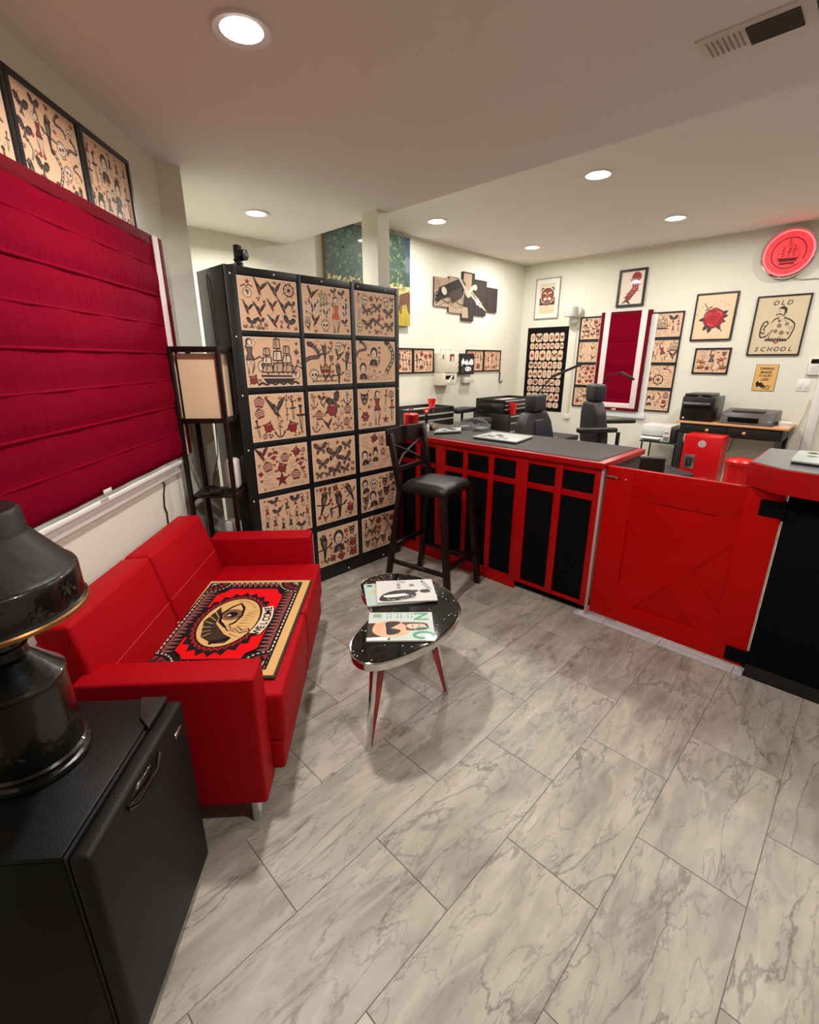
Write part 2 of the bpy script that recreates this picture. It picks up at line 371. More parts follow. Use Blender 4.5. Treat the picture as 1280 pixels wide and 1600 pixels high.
def m_dragon(I, R):
    p = [(.75*sin(5*t), .8-1.5*t+.15*cos(9*t)) for t in [i/18 for i in range(19)]]
    I.line(p, .3, DK); I.line(p, .14, SH)
    for i in range(2, 17, 2): I.line([p[i], (p[i][0]*1.5, p[i][1]+.2)], .07, DK)
    I.ell(p[0][0], p[0][1], .28, .2, DK); I.ell(p[0][0]+.05, p[0][1], .12, .08, RD)
def m_pennant(I, R):
    I.poly(blob(14, lambda t: .75+.1*sin(5*t)), DK); I.poly(blob(14, lambda t: .62+.1*sin(5*t)), (160, 70, 62))
    for y in (-.3, 0, .3): I.line([(-.75, y-.06), (0, y+.08), (.75, y-.06)], .17, DK); I.line([(-.72, y-.06), (0, y+.08), (.72, y-.06)], .1, LT)
MOT = dict(rose=m_rose, swallow=m_swallow, butterfly=m_butterfly, eagle=m_eagle, skull=m_skull, heart=m_heart, banner=m_banner, dagger=m_dagger, anchor=m_anchor, ship=m_ship, lady=m_lady, snake=m_snake,
           head=m_head, star=m_star, parrot=m_parrot, portrait=m_portrait, flower=m_flower, globe=m_globe, scroll=m_scroll, crown=m_crown, wheel=m_wheel, dragon=m_dragon, pennant=m_pennant)
EXT = dict(lady=(.5, 1.0), dagger=(.42, 1.0), parrot=(.5, 1.0), snake=(.6, .98), portrait=(.58, .98), banner=(.95, .35), scroll=(.92, .18), ship=(1.0, 1.0), heart=(.95, .8), crown=(.8, .62))
def draw_sheet(W, H, seed, pool, nx, ny, special=(), paper=TN, fill=1, marg=.006):
    """one sheet of flash: big motifs where asked, the rest packed between them, specks in the gaps"""
    R = random.Random(seed); I = Ink(); I.rect(0, 0, W, H, (232, 214, 200)); m = .004; I.rect(m, m, W-m, H-m, paper)
    base = I.L; top = base; used = []
    for nm, u, v, k, r in special:
        e = EXT.get(nm, (.92, .9)); I.L = base; I.push(u*W, v*H, k*H, r); MOT[nm](I, R); I.pop(); used.append((u*W, v*H, e[0]*k*H, e[1]*k*H)); top = max(top, I.L)
    s0 = min(W/nx, H/ny)*.5; cnt = 0
    for t_ in range(1400):
        k = s0*(1.3 if t_ < 250 else 1.0 if t_ < 600 else .72 if t_ < 1000 else .42)*R.uniform(.9, 1.12)
        nm = R.choice(pool) if t_ < 1000 else R.choice(('star', 'heart', 'scroll', 'flower', 'crown')); e = EXT.get(nm, (.92, .88)); tall = e[1] > 1.4*e[0]
        if tall and t_ < 1000: k *= 1.55
        rot = R.uniform(-.3, .3)*(.5 if tall else 1); hw, hh = e[0]*k, e[1]*k
        if W-2*(marg+hw) <= 0 or H-2*(marg+hh) <= 0: continue
        x = R.uniform(marg+hw, W-marg-hw); y = R.uniform(marg+hh, H-marg-hh)
        if any(abs(x-a) < (hw+c)*.84 and abs(y-b) < (hh+d)*.86 for a, b, c, d in used): continue
        used.append((x, y, hw, hh)); I.L = base; I.push(x, y, k, rot, R.choice((1, -1))); MOT[nm](I, R); I.pop(); top = max(top, I.L); cnt += 1
        if cnt > 46: break
    for _ in range(60):
        x = R.uniform(.008, W-.008); y = R.uniform(.008, H-.008)
        if any(abs(x-a) < c*.9 and abs(y-b) < d*.9 for a, b, c, d in used): continue
        I.L = base; I.push(x, y, .0025+.003*R.random()); I.poly([(0, 1), (.3, .2), (1, 0), (.3, -.3), (0, -1), (-.3, -.2), (-1, 0), (-.3, .3)], R.choice((DK, RD, SH))); I.pop()
    I.L = top; return I
def picture(name, label, cat, pos, rz, W, H, bw, dep, fm, draw, group=None, m=M_GLAZED):
    """framed picture hanging on a wall; draw(w, h) returns the Ink for the opening"""
    t = empty(name, pos, rz, label, cat, group)
    P().ring(-W/2, W/2, 0, H, bw, 0, -dep).make('frame', fm, t)
    P().bx(-W/2+bw*.5, W/2-bw*.5, -.004, -dep*.45, bw*.5, H-bw*.5).make('backing', fm, t)
    w_, h_ = W-2*bw, H-2*bw
    draw(w_, h_).make('print', m, t, loc=(-w_/2, -dep*.45-.0005, bw))
    return t
# ================================================================ materials
WALL = mat('wall_paint', (222, 219, 204), .7, bump=.08, bscale=180, spec=.3)
CEIL = mat('ceiling_paint', (236, 233, 228), .8, bump=.05, bscale=200, spec=.2)
TRIM = mat('white_trim', (226, 224, 218), .45)
BLK = mat('black_paint', (9, 9, 10), .42, bump=.05, bscale=150)
BLKG = mat('black_gloss', (12, 12, 13), .18, coat=.3)
BLKM = mat('black_matte_panel', (6, 6, 7), .8, bump=.15, bscale=300, spec=.12)
FRB = mat('black_frame', (20, 17, 17), .4)
REDP = mat('red_paint', (172, 0, 6), .38, spec=.25, var=.06, vscale=5, bump=.04, bscale=40)
REDD = mat('red_door_paint', (184, 0, 0), .42, spec=.15, var=.04, vscale=3, bump=.03, bscale=25)
REDL = mat('red_leather', (164, 2, 16), .55, bump=.22, bscale=420, spec=.1)
REDC = mat('crimson_shade_cloth', (118, 2, 28), .9, bump=.5, bscale=24, spec=.04, stretch=(1.6, 1, .25))
REDC2 = mat('dark_crimson_border', (98, 4, 18), .85, bump=.2, bscale=60, spec=.15)
WHC = mat('white_cloth_band', (232, 214, 210), .85, spec=.2)
CHR = mat('chrome', (215, 215, 215), .08, metal=1)
STL = mat('steel', (170, 170, 170), .3, metal=1)
WOODD = mat('espresso_wood', (24, 10, 9), .4, var=.25, vscale=6, stretch=(1, 1, .2), spec=.35)
LEATB = mat('black_leather', (30, 30, 30), .4, bump=.2, bscale=260)
WHP = mat('white_plastic', (225, 222, 215), .4)
GRYP = mat('dark_grey_plastic', (40, 36, 34), .45)
SHADEC = mat('lamp_shade_paper', (226, 196, 160), .8, var=.05, vscale=3)
REDPL = mat('red_plastic', (214, 10, 14), .35)
TANW = mat('light_wood', (214, 160, 110), .45, var=.12, vscale=8, stretch=(1, 8, 8))
TOPG = mat('dark_laminate', (60, 52, 47), .55, spec=.25, bump=.12, bscale=200, var=.1, vscale=30)
GLS = mat('clear_plastic', (235, 240, 240), .08, trans=.9, alpha=1)
# speckled black glass of the coffee table
def mk_speck():
    m = mat('black_speckled_glass', (13, 12, 12), .06, spec=.35); nt = m.node_tree; b = nt.nodes['Principled BSDF']
    tc = nt.nodes.new('ShaderNodeTexCoord'); v = nt.nodes.new('ShaderNodeTexVoronoi'); v.inputs['Scale'].default_value = 55; v.inputs['Randomness'].default_value = 1
    r = nt.nodes.new('ShaderNodeValToRGB'); r.color_ramp.elements[0].position = .13; r.color_ramp.elements[0].color = (.75, .72, .65, 1); r.color_ramp.elements[1].position = .17; r.color_ramp.elements[1].color = (.006, .006, .006, 1)
    nz = nt.nodes.new('ShaderNodeTexNoise'); nz.inputs['Scale'].default_value = 9; gt = nt.nodes.new('ShaderNodeMath'); gt.operation = 'GREATER_THAN'; gt.inputs[1].default_value = .48
    mx = nt.nodes.new('ShaderNodeMix'); mx.data_type = 'RGBA'; mx.inputs[6].default_value = (.006, .006, .006, 1)
    nt.links.new(tc.outputs['Object'], v.inputs['Vector']); nt.links.new(tc.outputs['Object'], nz.inputs['Vector']); nt.links.new(v.outputs['Distance'], r.inputs[0]); nt.links.new(nz.outputs['Fac'], gt.inputs[0])
    nt.links.new(gt.outputs[0], mx.inputs[0]); nt.links.new(r.outputs[0], mx.inputs[7]); nt.links.new(mx.outputs[2], b.inputs['Base Color']); return m
SPECK = mk_speck()
def mk_stone():
    m = bpy.data.materials.new('grey_marble_tile'); m.use_nodes = True; nt = m.node_tree; N = nt.nodes.new; K = nt.links.new; b = nt.nodes['Principled BSDF']
    tc = N('ShaderNodeTexCoord'); oi = N('ShaderNodeObjectInfo'); mul = N('ShaderNodeMath'); mul.operation = 'MULTIPLY'; mul.inputs[1].default_value = 37.
    K(oi.outputs['Random'], mul.inputs[0]); ad = N('ShaderNodeVectorMath'); ad.operation = 'ADD'; K(tc.outputs['Object'], ad.inputs[0]); K(mul.outputs[0], ad.inputs[1])
    mp = N('ShaderNodeMapping'); mp.inputs['Rotation'].default_value = (0, 0, radians(19)); mp.inputs['Scale'].default_value = (.85, 2.9, 1); K(ad.outputs[0], mp.inputs[0])
    def vein(scale, dist, w0, w1, detail=5):
        n = N('ShaderNodeTexNoise'); n.inputs['Scale'].default_value = scale; n.inputs['Detail'].default_value = detail; n.inputs['Roughness'].default_value = .55; n.inputs['Distortion'].default_value = dist; K(mp.outputs[0], n.inputs['Vector'])
        s = N('ShaderNodeMath'); s.operation = 'SUBTRACT'; s.inputs[1].default_value = .5; K(n.outputs['Fac'], s.inputs[0]); a = N('ShaderNodeMath'); a.operation = 'ABSOLUTE'; K(s.outputs[0], a.inputs[0])
        r = N('ShaderNodeMapRange'); r.inputs['From Min'].default_value = w0; r.inputs['From Max'].default_value = w1; r.inputs['To Min'].default_value = 1; r.inputs['To Max'].default_value = 0; K(a.outputs[0], r.inputs[0]); return r.outputs[0]
    cl = N('ShaderNodeTexNoise'); cl.inputs['Scale'].default_value = 3.0; cl.inputs['Detail'].default_value = 7; cl.inputs['Roughness'].default_value = .62; K(mp.outputs[0], cl.inputs['Vector'])
    cr = N('ShaderNodeValToRGB'); cr.color_ramp.elements[0].position = .3; cr.color_ramp.elements[0].color = lin((142, 134, 122)); cr.color_ramp.elements[1].position = .7; cr.color_ramp.elements[1].color = lin((192, 184, 170)); K(cl.outputs['Fac'], cr.inputs[0])
    def over(base, fac, k, col):
        f = N('ShaderNodeMath'); f.operation = 'MULTIPLY'; f.inputs[1].default_value = k; K(fac, f.inputs[0]); x = N('ShaderNodeMix'); x.data_type = 'RGBA'; x.inputs[7].default_value = lin(col); K(f.outputs[0], x.inputs[0]); K(base, x.inputs[6]); return x.outputs[2]
    gate = N('ShaderNodeTexNoise'); gate.inputs['Scale'].default_value = 1.6; K(mp.outputs[0], gate.inputs['Vector']); gr = N('ShaderNodeMapRange'); gr.inputs['From Min'].default_value = .38; gr.inputs['From Max'].default_value = .55; K(gate.outputs['Fac'], gr.inputs[0])
    v1 = vein(1.6, .45, .001, .012, 7); g1 = N('ShaderNodeMath'); g1.operation = 'MULTIPLY'; K(v1, g1.inputs[0]); K(gr.outputs[0], g1.inputs[1])
    v2 = vein(3.4, .4, .0, .013, 9)
    v3 = vein(1.9, .6, .0, .04, 9)
    c = over(cr.outputs[0], v3, .30, (208, 200, 186)); c = over(c, v2, .5, (118, 110, 100)); c = over(c, g1.outputs[0], .6, (92, 84, 75))
    K(c, b.inputs['Base Color']); b.inputs['Roughness'].default_value = .42; b.inputs['Specular IOR Level'].default_value = .4
    fb = N('ShaderNodeTexNoise'); fb.inputs['Scale'].default_value = 14; fb.inputs['Detail'].default_value = 6; K(mp.outputs[0], fb.inputs['Vector'])
    bp = N('ShaderNodeBump'); bp.inputs['Strength'].default_value = .12; bp.inputs['Distance'].default_value = .006; K(fb.outputs['Fac'], bp.inputs['Height']); K(bp.outputs[0], b.inputs['Normal']); return m
STONE = mk_stone()
GROUT = mat('grout', (112, 105, 96), .9)
# ================================================================ room shell
X0 = -2.6; Y0 = -2.6
fl = struct('floor', P().bx(X0, XW+.1, Y0, YG+.1, -.06, -.0015), GROUT)
TW = .6096; TH = .3048; gp = .0010
tp = P().bx(gp, TW-gp, gp, TH-gp, -.012, 0, .0008, 1)
t0 = tp.make('floor_tile', STONE, fl); first = True
def on_room(x, y): q = Vector((x, y, 0)); return q.dot(NV) > -1.45 or q.dot(LV) > 2.5
for r in range(-7, 11):
    y = .570+r*.3045
    if y+TH > YG+.05: continue
    off = .733-(r % 2)*.305
    for k in range(-4, 11):
        x = off+k*.61
        cx, cy = x+.3, y+.15
        if x+.61 > XW+.02 or not on_room(cx, cy): continue
        if cx+cy < .35: continue                      # behind the photographer
        if abs(cx-cy) > 2.2+.95*(cx+cy)*.6: continue
        if cx > 2.9 and cy < -1.2: continue
        if first: o = t0; first = False
        else: o = t0.copy(); COL.objects.link(o)
        o.parent = fl; o.location = (x, y, 0)
a = LN(-3.6, -WL); b = LN(2.823, -WL)
def slab_wall(a, b, th, z1, side):
    d = (b-a).normalized(); n = Vector((-d.y, d.x, 0))*side*th
    return P().hexa([a, b, b+n, a+n], [Vector((v.x, v.y, z1)) for v in (a, b, b+n, a+n)])
WLZ = ZN+.1
# left wall with the shade's window opening in it is one solid slab; the window sits behind the shade
struct('wall_left', slab_wall(a, b, .12, WLZ, 1), WALL)
struct('wall_left_pier', P().bx(b.x-.06, 1.19, b.y, b.y+.1, 0, WLZ), WALL)
struct('wall_left_return', P().bx(1.09, 1.19, b.y+.1, YG, 0, WLZ), WALL)
struct('wall_back', P().bx(1.0, XW+.12, YG, YG+.12, 0, ZF+.1), WALL)
struct('wall_right', P().bx(XW, XW+.12, Y0, YG, 0, ZF+.1), WALL)
struct('wall_front', P().bx(X0-.12, XW+.12, Y0-.12, Y0, 0, ZF+.1), WALL)
struct('wall_rear', P().bx(X0-.12, X0, Y0, .2, 0, WLZ), WALL)
struct('ceiling', P().bx(XS, XW+.12, Y0-.12, YG+.12, ZF, ZF+.1), CEIL)
struct('ceiling_lower', P().bx(X0-.12, XS, Y0-.12, YG+.12, ZN, ZF+.1), CEIL)
struct('trim_column', P().bx(2.372, 2.48, 2.64, 2.80, 0, ZN), WALL)
# window behind the red shade: casing, sill and apron show under its hem
wn = tag(empty('window_1', LN(1.75, -WL), R_LEFT, None, None), kind='structure')
P().bx(-.85, .90, -.018, .0, .925, .972, .003).make('apron', TRIM, wn)
P().bx(-.9, .95, -.034, .0, .972, .992, .004).make('sill', TRIM, wn)
P().ring(-.82, .87, .99, 2.0, .07, 0, -.018).make('casing', TRIM, wn)
P().bx(-.75, .80, -.008, -.001, 1.06, 1.93).make('pane', mat('night_glass', (14, 16, 20), .05, coat=.5), wn)
w2 = tag(empty('window_2', (XW, 2.43, 0), R_RIGHT, None, None), kind='structure')
P().ring(-.34, .34, .86, 2.02, .07, 0, -.018).make('casing', TRIM, w2)
P().bx(-.36, .36, -.03, 0, .80, .86, .004).make('sill', mat('cool_trim', (214, 222, 222), .4), w2)
P().bx(-.27, .27, -.008, -.001, .93, 1.95).make('pane', MATS['night_glass'], w2)
# ---------------------------------------------------------------- recessed ceiling lights
L_NEAR = mat('lamp_lens_near', (255, 255, 255), emit=14, ecol=LAMPC)
L_FAR = mat('lamp_lens_far', (255, 255, 255), emit=14, ecol=LAMPC)
def can_light(x, y, z, m, label, k=1):
    ld = bpy.data.lights.new('lamp', 'AREA'); ld.shape = 'DISK'; ld.size = .118; ld.spread = SPREAD if z < ZF-.1 else pi; ld.color = lin(LAMPC)[:3]
    ld.energy = (NEAR_LIGHT if z < ZF-.1 else FAR_LIGHT)*k
    t = empty('ceiling_light', (x, y, z), 0, label, 'ceiling light', 'recessed ceiling lights')
    P().lathe([(.062, -.0005), (.063, -.005), (.085, -.009), (.09, -.006), (.09, -.0005)], n=32, cap=False).make('trim_ring', TRIM, t)
    P().lathe([(.001, -.002), (.061, -.002), (.061, -.0045), (.001, -.0045)], n=32).make('lens', m, t)
    lo = bpy.data.objects.new('lamp', ld); COL.objects.link(lo); lo.parent = t; lo.location = (0, 0, -.006)
can_light(.915, 1.609, ZN, L_NEAR, 'large round recessed light in the low ceiling above the red sofa, nearest the camera')
can_light(1.856, 3.288, ZN, L_NEAR, 'round recessed light in the low ceiling above the black flash rack')
can_light(.95, -.35, ZN, L_NEAR, 'recessed light in the low ceiling behind the camera, outside the photo')
can_light(3.778, 3.361, ZF, L_FAR, 'recessed light of the high ceiling just right of the white column')
can_light(3.703, 1.777, ZF, L_FAR, 'recessed light of the high ceiling nearest the ceiling step')
can_light(5.247, 1.723, ZF, L_FAR, 'recessed light of the high ceiling above the rose and dagger poster')
can_light(5.366, 3.284, ZF, L_FAR, 'recessed light of the high ceiling in the far corner')
can_light(3.70, .15, ZF, L_FAR, 'recessed light of the high ceiling right of the frame above the gate side')
can_light(5.25, .15, ZF, L_FAR, 'recessed light of the high ceiling right of the frame by the neon clock')
# ceiling vent
VENTM = mat('vent_enamel', (222, 216, 206), .6)
t = empty('ceiling_vent', (2.01, .40, ZN), 0, 'white ceiling air register with three banks of louvres near the ceiling step', 'air vent')
P().bx(-.075, .075, -.26, .26, -.005, 0, .002).make('face_plate', VENTM, t)
DKV = mat('vent_recess', (42, 38, 38), .7)
P().bx(-.05, .05, -.0, .13, -.0065, -.0052).make('recess', DKV, t)
for k in range(11): P().bx(-.047+k*.0094-.0012, -.047+k*.0094+.0014, -.0, .13, -.011, -.0063).make('louvre', mat('louvre_metal', (92, 84, 80), .5), t)
for s0 in (.145, -.125):
    for k in range(7):
        P().bx(-.045, .045, s0+k*.0145, s0+k*.0145+.0035, -.0075, -.0048).make('louvre', mat('vent_slit', (156, 147, 136), .6) if s0 > 0 else DKV, t)
# ================================================================ flash rack
RX0, RX1, RY0, RY1, RZ = 1.234, 2.488, 2.56, 2.90, 1.972
t = empty('flash_rack', (1.861, RY0, 0), 0, 'tall black display rack holding eighteen flash sheets between sofa and counter', 'display rack')
hx = (RX1-RX0)/2
P().bx(-hx, -hx+.02, .012, RY1-RY0, 0, RZ-.01, .002).make('side_panel', BLK, t)
P().bx(hx-.02, hx, .012, RY1-RY0, 0, RZ-.01, .002).make('side_panel', BLK, t)
P().bx(-hx, hx, .01, RY1-RY0, RZ-.012, RZ, .002).make('top_panel', BLK, t)
P().bx(-hx+.02, hx-.02, RY1-RY0-.012, RY1-RY0, 0, RZ-.012).make('back_panel', BLK, t)
P().bx(-hx, hx, .008, .02, 0, RZ-.01, .001).make('front_board', BLKM, t)
cx_ = [(1.300, 1.663), (1.698, 2.054), (2.094, 2.450)]
sx = [RX0]+[(cx_[0][0]-.0), (cx_[0][1]+cx_[1][0])/2, (cx_[1][1]+cx_[2][0])/2]+[RX1]
for x0, x1 in ((RX0, 1.298), (1.667, 1.694), (2.058, 2.090), (2.454, RX1)): P().bx(x0-1.861, x1-1.861, 0, .008, 0, RZ, .0015).make('stile', BLK, t)
zb = [.104, .421, .731, 1.040, 1.352, 1.656]
re = [0.]+[z for b0 in zb for z in (b0-.004, b0+.276)]+[RZ]
for k in range(0, len(re), 2):
    for x0, x1 in ((1.298, 1.667), (1.694, 2.058), (2.090, 2.454)): P().bx(x0-1.861, x1-1.861, .001, .008, re[k], re[k+1], .001).make('rail', BLK, t)
for x, z in [(1.262, 1.93), (1.52, 1.95), (1.84, 1.95), (2.12, 1.95), (2.36, 1.95), (2.472, 1.93), (1.262, 1.62), (1.262, 1.31), (1.262, 1.0), (1.262, .69), (2.472, 1.6), (2.472, 1.3), (2.30, .03), (1.95, .03)]:
    P().sphere((x-1.861, -.002, z), .0055, n=8).make('push_pin', WHP, t)
sheets = {
 (0, 0): ('eagles perched on globes in dark ink with a few words underneath', ['eagle', 'globe', 'eagle', 'wheel', 'swallow'], 5, 3, []),
 (0, 1): ('a painted-in reflection of white fencing and a woman in an orange dress', ['swallow', 'ship', 'skull', 'eagle'], 5, 3, [('lady', .68, .42, .40, 0)]),
 (0, 2): ('many small moths and birds, top right of the rack', ['butterfly', 'swallow', 'flower', 'skull', 'butterfly'], 5, 4, [('butterfly', .84, .55, .17, .1)]),
 (1, 0): ('a tall sailing ship beside a mermaid', ['rose', 'globe', 'swallow', 'head', 'scroll'], 6, 4, [('ship', .56, .5, .50, 0), ('lady', .09, .62, .36, 0), ('globe', .30, .45, .22, 0), ('globe', .88, .28, .19, 0)]),
 (1, 1): ('a patterned lantern and dark birds above a black border strip', ['swallow', 'parrot', 'skull', 'head'], 5, 3, [('crown', .4, .38, .2, 0), ('parrot', .68, .25, .26, 0), ('dragon', .1, .6, .3, 0)]),
 (1, 2): ('red-haired heads and a coiled snake, third of the second row', ['portrait', 'rose', 'scroll', 'portrait', 'star'], 5, 4, [('snake', .78, .6, .42, 0), ('portrait', .16, .3, .24, 0), ('dragon', .12, .78, .2, 0)]),
 (2, 0): ('red hearts, roses and a diving swallow, leftmost of the third row', ['rose', 'heart', 'star', 'pennant', 'dagger'], 6, 4, [('swallow', .45, .66, .27, 0), ('rose', .74, .25, .17, 0), ('dagger', .92, .42, .32, 0), ('anchor', .5, .2, .18, 0)]),
 (2, 1): ('a large red rose under a grey bird of prey', ['swallow', 'pennant', 'eagle', 'anchor'], 6, 4, [('rose', .5, .56, .23, 0), ('eagle', .56, .74, .24, .5), ('anchor', .86, .8, .17, 0)]),
 (2, 2): ('a lady in a long blue-black gown', ['skull', 'rose', 'pennant', 'dagger', 'star'], 6, 3, [('lady', .5, .52, .43, 0), ('head', .17, .75, .2, 0), ('flower', .18, .3, .19, 0), ('dagger', .9, .4, .3, 0)]),
 (3, 0): ('red star and rose banners, leftmost of the fourth row', ['pennant', 'rose', 'banner', 'heart', 'pennant'], 6, 4, [('swallow', .12, .84, .2, 0), ('star', .46, .22, .19, 0), ('pennant', .74, .28, .17, 0)]),
 (3, 1): ('nine butterflies and nothing else', ['butterfly'], 4, 3, [('butterfly', .5, .62, .25, 0)]),
 (3, 2): ('lettered banners and a face in a top hat', ['portrait', 'banner', 'rose', 'pennant', 'scroll'], 6, 4, [('portrait', .42, .4, .2, 0)]),
 (4, 0): ('a row of standing pin-up women', ['lady', 'lady', 'eagle'], 7, 2, [('eagle', .68, .82, .15, 0)]),
 (4, 1): ('parrots on branches', ['parrot', 'rose', 'flower', 'swallow'], 6, 3, [('parrot', .55, .45, .40, 0), ('parrot', .83, .7, .3, .4), ('parrot', .18, .55, .34, -.3)]),
 (4, 2): ('dark devil and skull heads, right end of the fifth row', ['head', 'skull', 'portrait', 'head'], 5, 3, []),
 (5, 0): ('a few dark figures, bottom left and mostly behind the sofa arm', ['lady', 'skull', 'snake'], 5, 3, []),
 (5, 1): ('a hooded figure in an arch, bottom row centre', ['skull', 'eagle', 'rose', 'head'], 5, 3, [('portrait', .5, .62, .36, 0), ('parrot', .14, .55, .38, 0), ('head', .84, .8, .16, 0)]),
 (5, 2): ('small peacocks and figures, bottom right of the rack', ['snake', 'head', 'lady', 'flower', 'swallow'], 6, 3, [('butterfly', .3, .55, .17, .2)]),
}
def flash_label(d): return 'rack flash sheet with ' + d
for (r, c), (d, pool, nx, ny, sp) in sheets.items():
    x0, x1 = cx_[c]; z0 = zb[5-r]; W = x1-x0; H = .272
    I = draw_sheet(W, H, 40+r*3+c, pool, nx, ny, sp, fill=.98)
    if (r, c) == (0, 1):
        for k in range(16): I.rect(W*(.03+.06*k), H*.35, W*(.045+.06*k), H*.75, (226, 206, 190))  # pale bars: reflection in the clear sleeve, drawn into the print
        I.push(W*.68, H*.42, H*.4); I.poly([(-.16, .5), (.16, .5), (.13, .1), (.26, -.25), (-.26, -.25), (-.13, .1)], (206, 96, 50)); I.pop()
    if (r, c) == (1, 1):
        for k in range(12): I.rect(W*(.2+.033*k), H*.17, W*(.222+.033*k), H*.22, DK); I.ell(W*(.13+.045*k), H*.08, .006, .006, DK, n=8)
    if (r, c) == (3, 2): I.text('WAYNE', W*.5, H*.82, .03, DK, .02)
    if (r, c) == (0, 0): I.push(W*.25, H*.07, W*.2); m_scroll(I, random.Random(3)); I.pop()
    s = I.make('flash_sheet', M_SLEEVE, loc=(x0, RY0+.0035, z0)); tag(s, flash_label(d)[:200], 'art print', 'flash sheets on the black rack')
# spot camera clamped on the rack's top left
t = empty('clip_on_camera', (1.372, 2.66, RZ), 0, 'small black clip-on camera with a round lens on top of the flash rack', 'camera')
P().bx(-.02, .02, -.012, .022, .0, .035, .003).make('foot', BLKG, t)
P().box((0, 0, .078), (.042, .030, .082), .006, 2, (0, 0, .45)).make('body', BLKG, t)
P().cone((.012, -.008, .072), (.026, -.036, .070), .030, .028, 24, .002).make('lens_ring', BLKG, t)
P().sphere((.0255, -.036, .070), .011, n=12).make('lens', mat('lens_grey', (150, 150, 160), .1), t)
P().tube([(-.012, 0, .03), (-.03, -.004, .045)], .004).make('clamp_lever', BLKG, t)
tag(P().tube([(1.36, 2.68, 2.0), (1.30, 2.72, 1.99), (1.25, 2.76, 1.976), (1.229, 2.765, 1.93), (1.229, 2.74, 1.6), (1.229, 2.76, 1.2), (1.229, 2.75, .6), (1.229, 2.75, .02)], .003).make('camera_cable', BLKG), 'thin black cable running down the side of the flash rack', 'cable')
# ================================================================ frames on walls
def flash_frame(i, pos, rz, W, H, pool, nx, ny, label, sp=(), group='black framed flash sheets on the walls', bw=.017, cat='framed picture'):
    return picture('flash_picture', label, cat, pos, rz, W, H, bw, .016, FRB, lambda w_, h_: draw_sheet(w_, h_, 100+i, pool, nx, ny, sp), group)
for i, (l0, l1, lab, pool) in enumerate([(1.42, 1.77, 'framed flash sheet above the red shade, cut by the left picture edge', ['lady', 'snake', 'dagger']), (1.773, 2.135, 'framed flash sheet of grey mermaids and a skull above the red shade', ['lady', 'snake', 'skull', 'dragon', 'parrot', 'eagle']), (2.138, 2.50, 'framed flash sheet of tall pin-up figures above the red shade, nearest the corner', ['lady', 'lady', 'portrait', 'dagger'])]):
    flash_frame(i, LN((l0+l1)/2, -WL, 1.97), R_LEFT, l1-l0, .36, pool, 6, 5, lab, group='framed flash above the red window shade')
# back wall: a pair left and a pair right of the dispensers
for i, (x0, x1, lab) in enumerate([(3.68, 4.04, 'framed flash sheet on the back wall, partly behind the black rack'), (4.043, 4.40, 'framed flash sheet on the back wall just left of the white dispensers'), (5.02, 5.40, 'framed flash sheet just right of the black and white face poster'), (5.403, 5.80, 'framed flash sheet on the back wall, the one nearest the room corner')]):
    flash_frame(10+i, ((x0+x1)/2, YG, 1.355), R_BACK, x1-x0, .275, ['lady', 'portrait', 'parrot', 'dagger', 'rose', 'lady'], 5, 3, lab, group='flash frames along the back wall')
rows = [(1.745, .29), (1.46, .285), (1.17, .29), (.90, .27)]
lL = ['top', 'second', 'third', 'lowest']
pl_ = [['eagle', 'rose', 'portrait', 'snake'], ['lady', 'dagger', 'swallow', 'banner'], ['heart', 'rose', 'lady', 'star'], ['dragon', 'skull', 'rose', 'head']]
for k, (z, h) in enumerate(rows):
    flash_frame(20+k, (XW, 2.865, z), R_RIGHT, .36, h, pl_[k], 6, 3, lL[k]+' framed flash sheet in the column left of the tall red shade', group='flash column left of the tall shade')
sp_ = [[('ship', .35, .6, .3, 0), ('eagle', .7, .75, .2, 0)], [('lady', .5, .45, .42, .3), ('ship', .85, .72, .24, 0), ('parrot', .15, .3, .3, 0), ('swallow', .85, .3, .24, 0)], [('wheel', .5, .35, .3, 0)], [('globe', .55, .25, .22, 0), ('pennant', .85, .75, .2, 0)]]
dl = ['with a ship and eagle', 'with a reclining figure and sails', 'with a big round owl face', 'with red masks and a belt']
for k, (z, h) in enumerate(rows):
    flash_frame(30+k, (XW, 1.985, z), R_RIGHT, .355, h, pl_[(k+1) % 4]+['scroll'], 6, 3, 'framed flash sheet '+dl[k]+', right of the tall red shade', sp_[k], group='flash column right of the tall shade')
flash_frame(40, (XW, 1.46, 1.353), R_RIGHT, .352, .277, ['globe', 'scroll', 'crown', 'skull'], 5, 3, 'small framed flash sheet with a star below the rose and dagger poster', [('lady', .5, .55, .44, 0), ('star', .4, .18, .14, 0), ('snake', .72, .25, .2, 0), ('head', .86, .8, .14, 0), ('crown', .88, .25, .18, 0)])
